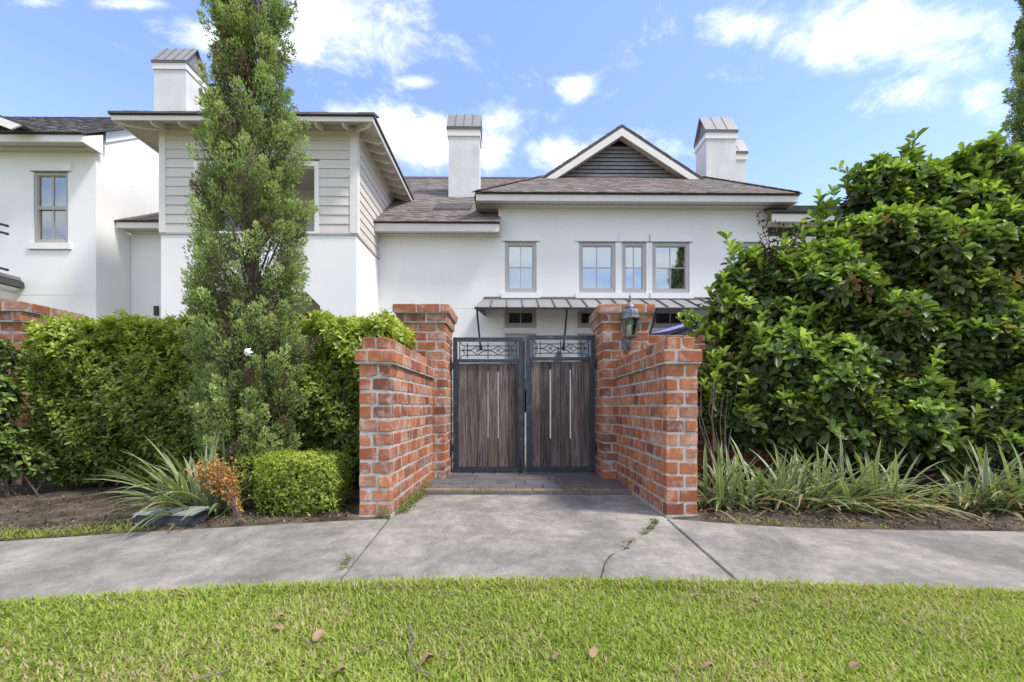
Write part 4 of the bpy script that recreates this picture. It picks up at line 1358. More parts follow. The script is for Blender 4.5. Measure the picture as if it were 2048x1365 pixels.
# clapboards: every board its own piece
SB = (zTop - zT - .035) / 11.4
box('corner_board', M['cream_trim'], house, xL - .018, xL + .10, yF - .030, yF + .05, zT + .036, zTop)
box('corner_board', M['cream_trim'], house, xS - .115, xS + .030, yF - .030, yF + .115, zT + .036, zTop)
z = zT + .036
i = 0
while z < zTop - .03:
    z1_ = min(z + SB, zTop)
    segs = [(xL + .1, xS - .115)]
    cz = (z + z1_) / 2
    t0_, t1_ = o0 - .085, o1 + .085
    if oz0 - .02 < cz < oz1 + .09: segs = [(xL + .1, t0_), (t1_, xS - .115)]
    for a, b in segs:
        W2 = (b - a) / 2
        o = MB().hexa([(-W2, -.022, 0), (W2, -.022, 0), (W2, .05, 0), (-W2, .05, 0)], [(-W2, -.006, z1_ - z - .0015), (W2, -.006, z1_ - z - .0015), (W2, .05, z1_ - z - .0015), (-W2, .05, z1_ - z - .0015)]).build('clapboard', M['siding'], house)
        o.location = ((a + b) / 2, yF, z)
    # flank boards
    for fx, sg in ((xS, 1), (xL, -1)):
        ln = (2.2 if sg > 0 else 1.4) - .115
        yc = yF + .115 + ln / 2
        out_, in_ = .022, -.05
        bx = [(sg * out_, -ln / 2, 0), (sg * out_, ln / 2, 0), (sg * in_, ln / 2, 0), (sg * in_, -ln / 2, 0)]
        tp = [(sg * .006, -ln / 2, z1_ - z - .0015), (sg * .006, ln / 2, z1_ - z - .0015), (sg * in_, ln / 2, z1_ - z - .0015), (sg * in_, -ln / 2, z1_ - z - .0015)]
        if sg < 0: bx, tp = bx[::-1], tp[::-1]
        o = MB().hexa(bx, tp).build('clapboard', M['siding'], house)
        o.location = (fx, yc, z)
    z = z1_; i += 1
# balcony opening with trim, a post and the porch room behind
op = empty('balcony_opening', ((o0 + o1) / 2, yF, oz0), 0, house)
W, h = (o1 - o0) / 2, oz1 - oz0
tm = MB()
tm.box(-W - .085, -W, -.028, .10, -.02, h + .09); tm.box(W, W + .085, -.028, .10, -.02, h + .09)
tm.box(-W, W, -.027, .10, h, h + .089); tm.box(-W, W, -.027, .10, -.02, .02)
tm.build('opening_trim', M['white_trim'], op)
pm = Hx(508, yF) - (o0 + o1) / 2
box('post', M['white_trim'], op, pm - .07, pm + .07, -.02, .09, .02, h)
box('back_wall', M['porch_wall'], op, -W - .3, W + .3, 1.2, 1.22, -.2, h + .3)
box('side_wall', M['porch_wall'], op, W + .25, W + .27, .11, 1.2, -.2, h + .3)
box('side_wall', M['porch_wall'], op, -W - .27, -W - .25, .11, 1.2, -.2, h + .3)
box('ceiling', M['soffit'], op, -W - .25, W + .25, .11, 1.2, h + .12, h + .14)
box('floor', M['soffit'], op, -W - .25, W + .25, .11, 1.2, -.2, -.18)
# roof of the bay: low hip on rafter tails
EX0, EX1 = xL - .55, xS + .46
EY = yF - .46
zEv = Hz(745, 243, EY)                               # underside of the fascia
PB = .36
bay = empty('bay_roof', (0, 0, 0), 0, house)
ftop = zEv + .085
box('fascia', M['cream_trim'], bay, EX0, EX1, EY, EY + .025, zEv, ftop)
box('fascia', M['cream_trim'], bay, EX1 - .025, EX1, EY + .0255, 1.75, zEv, ftop - .001)
box('fascia', M['cream_trim'], bay, EX0, EX0 + .025, EY + .0255, .3, zEv, ftop - .001)
yb = 1.75
zc = ftop + PB * 1.5
# three roof planes with a flat-ish top further in
A_, B_, C_, D_ = (EX0 - .03, EY - .03, ftop), (EX1 + .03, EY - .03, ftop), (EX1 - 1.5, EY + 1.5, zc), (EX0 + 1.5, EY + 1.5, zc)
rf_ = MB()
rf_.prism([A_, B_, C_, D_], (0, 0, .045))
rf_.prism([B_, (EX1 + .03, yb, ftop), (EX1 - 1.5, yb, zc), C_], (0, 0, .046))
rf_.prism([D_, (EX0 + 1.5, yb, zc), (EX0 - .03, yb, ftop), A_], (0, 0, .044))
rf_.prism([D_, C_, (EX1 - 1.5, yb, zc), (EX0 + 1.5, yb, zc)], (0, 0, .043))
rf_.build('roof_deck', M['dark_edge'], bay)
# wavy shingle butts along the eaves
re_ = random.Random(9)
eb = MB()
x = EX0 - .03
while x < EX1 + .02:
    wd = re_.uniform(.22, .36)
    x1 = min(x + wd, EX1 + .035)
    h_ = re_.uniform(.0, .010)
    eb.hexa([(x, EY - .045, ftop + .012), (x1, EY - .045, ftop + .012), (x1, EY + .3, ftop + .05 + .3 * PB), (x, EY + .3, ftop + .05 + .3 * PB)],
            [(x, EY - .045, ftop + .046 + h_), (x1, EY - .045, ftop + .046 + h_), (x1, EY + .3, ftop + .075 + .3 * PB), (x, EY + .3, ftop + .075 + .3 * PB)])
    x = x1 + .004
eb.build('eave_shingles', M['shingle_grey'], bay)
# boarded underside following the rafters
so = MB()
zu = zEv + .045
ins = lambda d: zu + PB * d * .92
so.prism([(EX0 + .026, EY + .026, zu), (EX1 - .026, EY + .026, zu), (EX1 - .026 - .9, EY + .926, ins(.9)), (EX0 + .926, EY + .926, ins(.9))], (0, 0, .015))
so.prism([(EX1 - .026, EY + .026, zu), (EX1 - .026, yb, zu), (EX1 - .926, yb, ins(.9)), (EX1 - .926, EY + .926, ins(.9))], (0, 0, .0152))
so.prism([(EX0 + .026, EY + .026, zu), (EX0 + .926, EY + .926, ins(.9)), (EX0 + .926, yb, ins(.9)), (EX0 + .026, yb, zu)], (0, 0, .0148))
so.build('soffit_boards', M['soffit'], bay)
box('frieze', M['cream_trim'], bay, xL + .1, xS - .1, yF - .012, yF + .03, zTop - .16, zTop + .10)
box('frieze', M['cream_trim'], bay, xS - .03, xS + .012, yF + .1, 1.3, zTop - .16, zTop + .10)
def tail(p, q):
    """curved-end rafter tail from the wall p out to q"""
    p, q = Vector(p), Vector(q)
    d = q - p
    side = Vector((-d.y, d.x, 0)).normalized() * .042
    pr = [p + Vector((0, 0, .02)), q + Vector((0, 0, .02)), q + Vector((0, 0, -.035)), q - d * .10 + Vector((0, 0, -.085)), q - d * .25 + Vector((0, 0, -.115)), p + Vector((0, 0, -.12))]
    MB().prism([v_ - side * .5 for v_ in pr], side).build('rafter_tail', M['cream_trim'], bay)
for i in range(8):
    x = xL + .12 + (xS - xL - .24) * i / 7
    tail((x, yF + .02, ins(.48)), (x, EY + .035, zu + .005))
for i in range(9):
    y_ = yF + .22 + i * .36
    if y_ < 1.6: tail((xS - .02, y_, ins(.48)), (EX1 - .035, y_, zu + .005))
tail((xS - .02, yF + .02, ins(.48)), (EX1 - .05, EY + .05, zu + .005))
tail((xL + .02, yF + .02, ins(.5)), (EX0 + .05, EY + .05, zu + .005))
box('inner_wall', M['siding'], house, xS - .06, xS - .005, -.001, 1.7, zE1 + .1, zTop)

# --- stretch of wall between the bay and the neighbour
xN = Hx(262, 0)
box('front_wall', M['stucco'], house, xN, xL + .2, .0, .2, -.05, zE1 + .05)
e2 = eave_front(Hx(232, -.40), xL - .005, zE1 + .03, .40, .12)
za = zE1 + .03 + .12 + .03
xe = Hx(226, -.43)
shingle_roof(house, 'roof', [(xe, -.43, za), (xL, -.43, za), (xL, 1.2, za + 1.13), (xe + 1.25, 1.2, za + 1.13)], singles=20)
box('wall_box', M['dark_edge'], house, Hx(309, -.02), Hx(317, -.02), -.05, .0, Hz(312, 632, 0), Hz(312, 613, 0))

# ------------------------------------------------------------------ neighbouring house on the left
nb = empty('townhouse', (0, YH, 0), TH)
tag(nb, 'neighbouring white townhouse at the left edge with one shuttered window', 'house')
yN = -.85
xW = Hx(192, yN)
zW = Hz(100, 306, yN)
xfar = xW - 6.5
wn0, wn1 = Hx(67, yN), Hx(136, yN)
nz0, nz1 = Hz(100, 487, yN), Hz(100, 344, yN)
wall_holes('front_wall', M['stucco'], nb, 'x', xfar, xW, -.05, zW + .04, yN, yN + .2, [(wn0, wn1, nz0, nz1)])
PN = .72
yrN = 2.2
ohN = .40
zev = zW + .16
zr_ = lambda yy: zev + PN * (yy - (yN - ohN))
MB().prism([(xW, yN + .2, -.05), (xW, 5.5, -.05), (xW, 5.5, zr_(yrN) - PN * (5.5 - yrN) - .05), (xW, yrN, zr_(yrN) - .10), (xW, yN + .2, zr_(yN + .2) - .10)], (-.2, 0, 0)).build('side_wall', M['stucco'], nb)
MB().prism([(xW + .03, yN + .2, zr_(yN + .2) - .04), (xW + .03, yrN, zr_(yrN) - .04), (xW + .03, yrN, zr_(yrN) - .26), (xW + .03, yN + .2, zr_(yN + .2) - .26)], (-.028, 0, 0)).build('rake_board', M['white_trim'], nb)
box('joint_bead', M['stucco'], nb, xfar, xW - .01, yN - .004, yN + .001, Hz(130, 590, yN), Hz(130, 590, yN) + .012)
# boxed eave with a return at the corner
en = empty('eave', (0, yN - ohN, zW), 0, nb)
xr = xW + .10
box('fascia', M['white_trim'], en, xfar, xr, 0, .025, 0, .135)
box('soffit', M['soffit'], en, xfar, xr - .03, .0255, ohN + .01, .010, .03)
box('vent_strip', M['vent_strip'], en, xfar, xr - .1, .17, .22, .004, .0098)
MB().prism([(xr - .025, .0255, 0), (xr - .025, ohN + .05, 0), (xr - .025, ohN + .05, .40), (xr - .025, .0255, .134)], (.025, 0, 0)).build('eave_return', M['white_trim'], en)
box('drip_edge', M['dark_edge'], en, xfar, xr + .02, -.03, .02, .136, .165)
shingle_roof(nb, 'roof', [(xfar, yN - ohN - .03, zev), (xr + .03, yN - ohN - .03, zev), (xr + .03, yrN, zr_(yrN)), (xfar, yrN, zr_(yrN))], 'shingle_grey', singles=120)
MB().prism([(xfar, yrN, zr_(yrN)), (xr + .03, yrN, zr_(yrN)), (xr + .03, 5.6, zr_(yrN) - PN * (5.6 - yrN)), (xfar, 5.6, zr_(yrN) - PN * (5.6 - yrN))], (0, 0, -.03)).build('rear_roof', M['shingle_grey'], nb)
# cross gable slope that rises at the picture's left edge
cx1, cz1 = H(40, 268, yN - ohN - .3)
shingle_roof(nb, 'roof', [(cx1, yN - ohN - .30, zev), (cx1, yrN, zev), (cx1 - 2.6, yrN, zev + 1.0), (cx1 - 2.6, yN - ohN - .30, zev + 1.0)], 'shingle_grey')
MB().prism([(cx1 + .02, yN - ohN - .30, zev - .02), (cx1 - 2.6, yN - ohN - .30, zev + .97), (cx1 - 2.6, yN - ohN - .30, zev + .82), (cx1 - .18, yN - ohN - .30, zev - .10)], (0, .03, 0)).build('rake_board', M['white_trim'], nb)
chimney(nb, 308, 372, 100, 124, zr_(yrN) - 1.2, 2.6, .85, 4)
# sash window with louvred shutters inside
nw = window(nb, wn0, wn1, nz0, nz1, yN, 1, 1, 'greige_trim', True, True, .02, .06, False, panes=False)
W, h = (wn1 - wn0) / 2, nz1 - nz0
ms = MB()
ms.box(-W + .06, W - .06, .03, .065, h * .48, h * .53)
ms.box(-.014, .014, .045, .068, h * .53, h - .07); ms.box(-.014, .014, .055, .078, .08, h * .48)
ms.build('sash_rail', M['greige_trim'], nw)
for s in (-1, 1):
    a, b = (-W + .07, -.012) if s < 0 else (.012, W - .07)
    box('pane', M['clear_glass'], nw, a, b, .056, .059, h * .53, h - .08)
    box('pane', M['window_glass'], nw, a, b, .066, .069, .09, h * .48)
    MB().box(a, a + .05, .12, .15, .05, h - .05).box(b - .05, b, .12, .15, .05, h - .05).build('shutter_stile', M['shutter_green'], nw)
    for j in range(9):
        z_ = h * .5 + j * (h * .46) / 9
        MB().hexa([(a + .05, .15, z_), (b - .05, .15, z_), (b - .05, .157, z_), (a + .05, .157, z_)], [(a + .05, .115, z_ + .058), (b - .05, .115, z_ + .058), (b - .05, .122, z_ + .062), (a + .05, .122, z_ + .062)]).build('shutter_slat', M['shutter_green'], nw)
# porch roof and balcony handrails poking in at the left edge
pz = Hz(30, 569, yN - .3)
px1_ = Hx(50, yN)
po = empty('porch_roof', (px1_, yN, pz), 0, nb)
MB().prism([(0, -.9, .0), (-.02, -.9, .12), (-2.6, -.9, .35), (-2.6, -.9, 0)], (0, .9, 0)).build('gutter', M['gutter'], po)
MB().prism([(-.06, -.88, .14), (-.10, -.88, .22), (-2.6, -.88, .50), (-2.6, -.88, .40)], (0, .88, 0)).build('metal_roof', M['seam_rib'], po)
MB().prism([(-.10, -.86, -.01), (-.22, -.86, -.12), (-2.6, -.86, -.12), (-2.6, -.86, -.01)], (0, .86, 0)).build('cornice', M['white_trim'], po)
MB().prism([(-.15, -.84, -.125), (-.20, -.84, -.26), (-2.6, -.84, -.26), (-2.6, -.84, -.125)], (0, .84, 0)).build('beam', M['cream_trim'], po)
rl_ = empty('balcony_railing', (Hx(14, yN - .85), yN - .85, Hz(5, 535, yN - .85)), 0, nb)
hr = MB()
for dz in (Hz(5, 465, yN - .85), Hz(5, 449, yN - .85), Hz(5, 537, yN - .85)):
    b_ = dz - Hz(5, 535, yN - .85)
    hr.tube([(-1.8, 0, b_ + .04), (-.10, 0, b_), (.0, 0, b_ - .03), (.02, .0, b_ - .03)], [.022, .022, .026, .022], 8)
hr.build('handrail', M['iron_dark'], rl_)
for i in range(10):
    MB().box(-.2 - i * .13, -.18 - i * .13, -.01, .01, 0, .72).build('baluster', M['white_trim'], rl_)

# courtyard lantern seen through the gate's scrollwork
pt_ = Vector((Hx(1117, -.15), -.002, 1.72))
l2 = lantern((pt_.x, YH + pt_.x * ST - .004, Hz(1117, 718, -.15) - .27), 'small grey lantern on the house wall seen through the gate scrollwork')

# patio umbrella behind the right wall
ub = P(1440, 815, 8.0)
um = empty('patio_umbrella', (ub.x, 8.0, 0))
tag(um, 'blue patio umbrella behind the right brick wall, half hidden by the shrub', 'umbrella')
zt_, zb_ = EYE + (VY - 629) / FPX * 8, EYE + (VY - 668) / FPX * 8
for k in range(8):
    a, b = k * math.pi / 4 + math.pi, (k + 1) * math.pi / 4 + math.pi
    r_u = 1.22
    vs = []
    for f in (0.02, .35, .7, 1.0):
        zz = zt_ + (zb_ - zt_) * f ** 1.15
        p_, q_ = Vector((r_u * f * math.cos(a), r_u * f * math.sin(a), zz)), Vector((r_u * f * math.cos(b), r_u * f * math.sin(b), zz))
        m_ = (p_ + q_) / 2 - Vector((0, 0, .02 * f))
        vs += [p_, m_, q_]
    fs = []
    for i in range(3):
        fs += [(3 * i, 3 * i + 3, 3 * i + 4, 3 * i + 1), (3 * i + 1, 3 * i + 4, 3 * i + 5, 3 * i + 2)]
    vv = [tuple(p_) for p_ in vs] + [(p_.x, p_.y, p_.z - .004) for p_ in vs]
    fs2 = fs + [tuple(i + 12 for i in f[::-1]) for f in fs]
    MB().add(vv, fs2).build('canopy_panel', M['umbrella_cloth'], um)
    MB().bar((0, 0, zt_ - .02), (r_u * math.cos(a) * .99, r_u * math.sin(a) * .99, zb_ - .012), .012, .016).build('rib', M['iron_dark'], um)
MB().tube([(0, 0, 0), (0, 0, zt_ + .05)], .022, 8).build('pole', M['umbrella_pole'], um)
MB().lathe([(.02, 0), (.035, .03), (.02, .06), (.005, .08)], 10, (0, 0, zt_)).build('finial', M['umbrella_pole'], um)
MB().lathe([(.24, 0), (.24, .05), (.06, .07), (.035, .22)], 14).build('base', M['iron_dark'], um)

# ------------------------------------------------------------------ planting
def veg(name, data, mat, parent, loc=None, kind=None):
    V, F, T = data
    if loc is not None: V = V - np.array(loc)
    me = np_mesh(name, V, F, M[mat], T)
    o = link(name, me, parent)
    if kind: o['kind'] = kind
    return o

def sphere_dirs(n):
    return unit(rng.normal(size=(n, 3)))

def lobe_points(lobes, per_area, keep_inside=.72):
    """points and outward directions on the hull of many overlapping lobes (x, y, z, rx, ry, rz)"""
    L = np.array(lobes, float)
    P_, D_ = [], []
    for i, l in enumerate(L):
        area = 4 * math.pi * ((l[3] * l[4]) ** 1.6 + (l[3] * l[5]) ** 1.6 + (l[4] * l[5]) ** 1.6) ** (1 / 1.6) / 3 ** (1 / 1.6)
        n = int(area * per_area)
        d = sphere_dirs(n)
        rad = 1.0 - .42 * rng.random(n) ** 2.2 + .10 * rng.normal(size=n) * (rng.random(n) < .35)
        p = l[:3] + d * l[3:] * rad[:, None]
        dep = np.full(n, 9.0)
        for j, m_ in enumerate(L):
            if j == i: continue
            q = np.linalg.norm((p - m_[:3]) / m_[3:], axis=1)
            dep = np.minimum(dep, q)
        k = dep > keep_inside
        P_.append(p[k]); D_.append(unit(d / l[3:])[k])
    return np.concatenate(P_), np.concatenate(D_)

def px_lobe(px, py, rp, Y, ry=None, sq=1.0):
    c = P(px, py, Y)
    r_ = rp / FPX * Y
    return (c.x, c.y, c.z, r_, ry or r_ * .9, r_ * sq)

def stems(parent, name, base, tips, r0, mat='bark', wob=.06):
    mb = MB()
    for tp in tips:
        b = Vector(base) + Vector((random.uniform(-.18, .18), random.uniform(-.12, .12), 0))
        tp = Vector(tp)
        pts = [b.lerp(tp, f) + Vector((random.uniform(-wob, wob), random.uniform(-wob, wob), 0)) * (0 < f < 1) for f in (0, .25, .5, .75, 1)]
        mb.tube(pts, [r0, r0 * .8, r0 * .6, r0 * .4, r0 * .15], 6)
    return mb.build(name, M[mat], parent)

# --- big glossy shrub right of the gate
sh_l = [(1478, 655, 62, 4.75), (1505, 565, 58, 4.8), (1452, 770, 52, 4.5), (1475, 850, 60, 4.4), (1560, 610, 85, 4.8), (1602, 548, 52, 4.85), (1668, 485, 46, 4.9), (1720, 412, 42, 4.9), (1765, 390, 62, 4.95),
        (1835, 385, 52, 4.95), (1880, 440, 85, 4.9), (1960, 385, 80, 4.95), (2040, 385, 80, 5.0), (1560, 745, 95, 4.55), (1655, 610, 100, 4.7), (1760, 530, 105, 4.75), (1880, 570, 105, 4.65), (2000, 520, 105, 4.7),
        (1670, 770, 105, 4.45), (1790, 690, 105, 4.5), (1920, 700, 105, 4.5), (2040, 670, 105, 4.5), (1575, 855, 78, 4.35), (1690, 865, 85, 4.3), (1810, 840, 95, 4.3), (1930, 840, 100, 4.3), (2050, 835, 100, 4.3),
        (2150, 430, 90, 4.9), (2150, 600, 110, 4.6), (2160, 790, 120, 4.35), (2290, 560, 120, 4.7), (2290, 760, 120, 4.5), (1428, 705, 30, 4.6), (1424, 835, 28, 4.4), (1438, 645, 26, 4.65), (1420, 770, 26, 4.5), (1900, 900, 52, 4.2), (2010, 905, 52, 4.2), (2110, 900, 58, 4.2), (1760, 905, 45, 4.2)]
big = [px_lobe(*l) for l in sh_l]
lobes = []
lr = random.Random(4)
for l in big:
    # each limb ends in several flattened sprays with dark hollows between them
    k = max(3, int(l[3] * 19))
    for q in range(k):
        a, e_ = lr.uniform(0, 6.283), lr.uniform(-.9, 1.25)
        dv = Vector((math.cos(a) * math.cos(e_), math.sin(a) * math.cos(e_), math.sin(e_)))
        if dv.y > .45: dv.y *= -.6
        rs = l[3] * lr.uniform(.40, .66)
        f = .62
        lobes.append((l[0] + dv.x * l[3] * f, l[1] + dv.y * l[4] * f, l[2] + dv.z * l[5] * f, rs * 1.05, rs * 1.05, rs * lr.uniform(.55, .95)))
shr = empty('viburnum_shrub', (3.6, 4.7, 0))
tag(shr, 'huge glossy green shrub rising right of the brick gate wall', 'shrub')
LT = obovate_template(.50)
c, d = lobe_points(lobes, 118, .66)
up = np.array([[0, 0, 1.0]])
ax = unit(d * .75 + up * .75 + rng.normal(0, .22, d.shape))
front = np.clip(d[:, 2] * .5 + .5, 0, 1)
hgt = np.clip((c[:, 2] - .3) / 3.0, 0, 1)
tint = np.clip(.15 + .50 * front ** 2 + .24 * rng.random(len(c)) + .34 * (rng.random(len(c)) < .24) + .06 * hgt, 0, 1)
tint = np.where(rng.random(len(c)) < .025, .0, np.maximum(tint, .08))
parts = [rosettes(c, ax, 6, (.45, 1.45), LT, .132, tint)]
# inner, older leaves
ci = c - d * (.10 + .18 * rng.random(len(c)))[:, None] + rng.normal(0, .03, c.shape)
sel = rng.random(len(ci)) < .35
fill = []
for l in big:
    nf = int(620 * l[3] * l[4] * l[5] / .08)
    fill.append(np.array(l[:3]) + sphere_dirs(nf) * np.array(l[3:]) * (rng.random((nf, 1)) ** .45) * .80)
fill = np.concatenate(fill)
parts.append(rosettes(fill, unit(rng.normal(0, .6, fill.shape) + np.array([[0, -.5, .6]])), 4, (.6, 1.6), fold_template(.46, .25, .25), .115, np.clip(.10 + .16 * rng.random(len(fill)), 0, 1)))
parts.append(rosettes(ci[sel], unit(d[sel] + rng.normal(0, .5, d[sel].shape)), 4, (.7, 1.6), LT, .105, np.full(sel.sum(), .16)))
# young upright shoots standing out of the outline
sp = []
for px, py, Y, k in [(1690, 335, 4.9, 5), (1718, 330, 4.9, 5), (1752, 335, 4.9, 4), (1790, 330, 4.9, 5), (1838, 318, 4.9, 6), (1860, 345, 4.9, 4), (1930, 330, 4.9, 6), (1992, 275, 4.95, 6), (1665, 385, 4.9, 4), (1640, 400, 4.85, 4),
                 (1462, 500, 4.75, 5), (1485, 497, 4.75, 5), (1515, 495, 4.75, 5), (1440, 575, 4.7, 4), (1425, 585, 4.7, 4), (1400, 640, 4.55, 4), (1385, 632, 4.55, 3), (1365, 630, 4.55, 3), (1415, 648, 4.55, 4), (2020, 310, 5.0, 5), (1640, 440, 4.85, 4), (1900, 350, 4.9, 5)]:
    tip = np.array(P(px, py, Y))
    for q in range(k):
        sp.append(tip + np.array([random.uniform(-.05, .05), random.uniform(-.06, .06), -.055 * q]))
for q in range(70):
    l = lr.choice(big)
    a, e_ = lr.uniform(3.3, 6.1), lr.uniform(.35, 1.35)
    b = np.array([l[0] + math.cos(a) * math.cos(e_) * l[3] * 1.0, l[1] + math.sin(a) * math.cos(e_) * l[4] * 1.0, l[2] + math.sin(e_) * l[5] * 1.0])
    ln_ = lr.uniform(.08, .26)
    dv = np.array([lr.uniform(-.5, .5), lr.uniform(-.6, .1), 1.0])
    for f_ in (1.0, .72, .44, .2): sp.append(b + dv * ln_ * f_)
sp = np.array(sp)
parts.append(rosettes(sp, np.tile(up, (len(sp), 1)) + rng.normal(0, .18, sp.shape), 4, (.35, 1.0), LT, .125, np.clip(.80 + .16 * rng.normal(size=len(sp)), .4, 1)))
data = merge(parts)
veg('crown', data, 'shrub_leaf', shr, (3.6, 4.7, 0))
stems(shr, 'stem', (0, 0, 0), [(l[0] - 3.6, l[1] - 4.7, l[2]) for l in big if l[0] < 6.5], .026)
# bare lower stems next to the wall, and a dead twig cluster near the top
mb = MB()
for i in range(11):
    b = P(1420 + i * 3.5, 905, 4.2); q = P(1402 + i * 6 + random.uniform(-8, 8), 745 + random.uniform(-10, 60), 4.25)
    m_ = b.lerp(q, .5) + Vector((random.uniform(-.03, .03), 0, 0))
    o_ = Vector((3.6, 4.7, 0))
    mb.tube([b - o_, m_ - o_ + Vector((random.uniform(-.05, .05), random.uniform(-.05, .05), 0)), q - o_ + Vector((random.uniform(-.06, .06), 0, 0))], [.006, .0045, .002], 5)
mb.build('bare_stem', M['twig_bark'], shr)
dt = MB(); tips = []
o_ = Vector((3.6, 4.7, 0))
for i in range(16):
    b = P(1560, 570, 4.6); q = P(1555 + random.uniform(-45, 50), 425 + random.uniform(0, 90), 4.55)
    dt.tube([b - o_, b.lerp(q, .5) - o_ + Vector((random.uniform(-.04, .04), 0, 0)), q - o_], [.007, .004, .002], 4)
    for f in (.6, .7, .8, .9, 1.0): tips.append(b.lerp(q, f))
dt.build('dead_twig', M['twig_bark'], shr)
tips = np.array([tuple(x) for x in tips])
veg('dead_leaves', rosettes(tips, rng.normal(0, 1, tips.shape), 3, (.5, 1.6), leaf_template(.5, .5, .6, .5), .05, rng.random(len(tips))), 'dead_twig_leaf', shr, (3.6, 4.7, 0))

# --- clipped hedge left of the gate
hd = empty('clipped_hedge', (-3.0, 4.7, 0))
tag(hd, 'long clipped green hedge behind the cypress', 'hedge')
def hedge_pts(n):
    x0, x1, y0, y1, z0, z1 = -4.72, -1.26, 4.33, 5.28, .10, 1.70
    a_f, a_t, a_e = (x1 - x0) * (z1 - z0), (x1 - x0) * (y1 - y0), (y1 - y0) * (z1 - z0)
    k = rng.choice(4, n, p=np.array([a_f * 1.5, a_t, a_e, a_e]) / (a_f * 1.5 + a_t + 2 * a_e))
    p = np.stack([rng.uniform(x0, x1, n), rng.uniform(y0, y1, n), rng.uniform(z0, z1, n)], 1)
    d = np.zeros((n, 3))
    p[k == 0, 1] = y0; d[k == 0, 1] = -1
    p[k == 1, 2] = z1; d[k == 1, 2] = 1
    p[k == 2, 0] = x0; d[k == 2, 0] = -1
    p[k == 3, 0] = x1; d[k == 3, 0] = 1
    # bulging, uneven clipped face; looser and set back towards the ground
    wob = .060 * np.sin(p[:, 0] * 4.1 + 1) * np.sin(p[:, 2] * 5.3) + .05 * np.sin(p[:, 0] * 9.7 + p[:, 2] * 7.9) + .022 * np.sin(p[:, 0] * 23 + p[:, 2] * 19)
    inn = rng.random(n) ** 1.5 * .26
    p += d * (wob - inn)[:, None]
    low = np.clip((.60 - p[:, 2]) / .5, 0, 1)
    p[:, 1] += low * .20
    # rounded shoulders and a rougher left end
    sh = np.clip((p[:, 2] - 1.52) / .2, 0, 1) * (k == 0)
    p[:, 1] += sh ** 2 * .10
    le = np.clip((-4.15 - p[:, 0]) / .6, 0, 1)
    p[:, 2] -= le * .10 * (p[:, 2] > 1.2)
    keep = (rng.random(n) > low * .35) & (rng.random(n) > le * .30)
    return p[keep], d[keep], inn[keep]
hp, hdn, inn = hedge_pts(15500)
ax = unit(hdn * .8 + up * .75 + rng.normal(0, .35, hdn.shape))
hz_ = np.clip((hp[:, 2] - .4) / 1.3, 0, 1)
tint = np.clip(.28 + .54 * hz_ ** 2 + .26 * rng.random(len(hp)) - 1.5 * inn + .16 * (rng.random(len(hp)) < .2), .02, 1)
HT = fold_template(.44, .25, .2)
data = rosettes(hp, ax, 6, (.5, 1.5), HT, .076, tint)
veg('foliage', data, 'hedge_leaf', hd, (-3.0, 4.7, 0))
mb = MB()
for i in range(46):
    x = random.uniform(-4.6, -1.3); y_ = random.uniform(4.6, 5.0)
    q = (x + random.uniform(-.2, .2) + 3.0, y_ - 4.7 + random.uniform(-.3, .15), random.uniform(.9, 1.6))
    mb.tube([(x + 3.0, y_ - 4.7, 0), ((x + 3 + q[0]) / 2, (y_ - 4.7 + q[1]) / 2 + .03, q[2] * .5), q], [.013, .010, .004], 5)
mb.build('stem', M['bark'], hd)

# leafy plant peeping in at the left edge
ls = empty('leafy_bush', (-4.55, 4.15, 0))
tag(ls, 'leafy green bush cut off by the left picture edge', 'bush')
lb = [px_lobe(-30, 720, 48, 4.2), px_lobe(-25, 800, 50, 4.15), px_lobe(-40, 880, 55, 4.1), px_lobe(-100, 780, 90, 4.2), px_lobe(20, 925, 30, 4.2), px_lobe(90, 930, 22, 4.3)]
c, d = lobe_points(lb, 210, .75)
data = rosettes(c, unit(d + up * .6), 6, (.5, 1.45), LT, .085, np.clip(.25 + .5 * rng.random(len(c)), 0, 1))
veg('foliage', data, 'shrub_leaf', ls, (-4.55, 4.15, 0))
stems(ls, 'stem', (0, 0, 0), [(l[0] + 4.55, l[1] - 4.15, l[2]) for l in lb], .008)

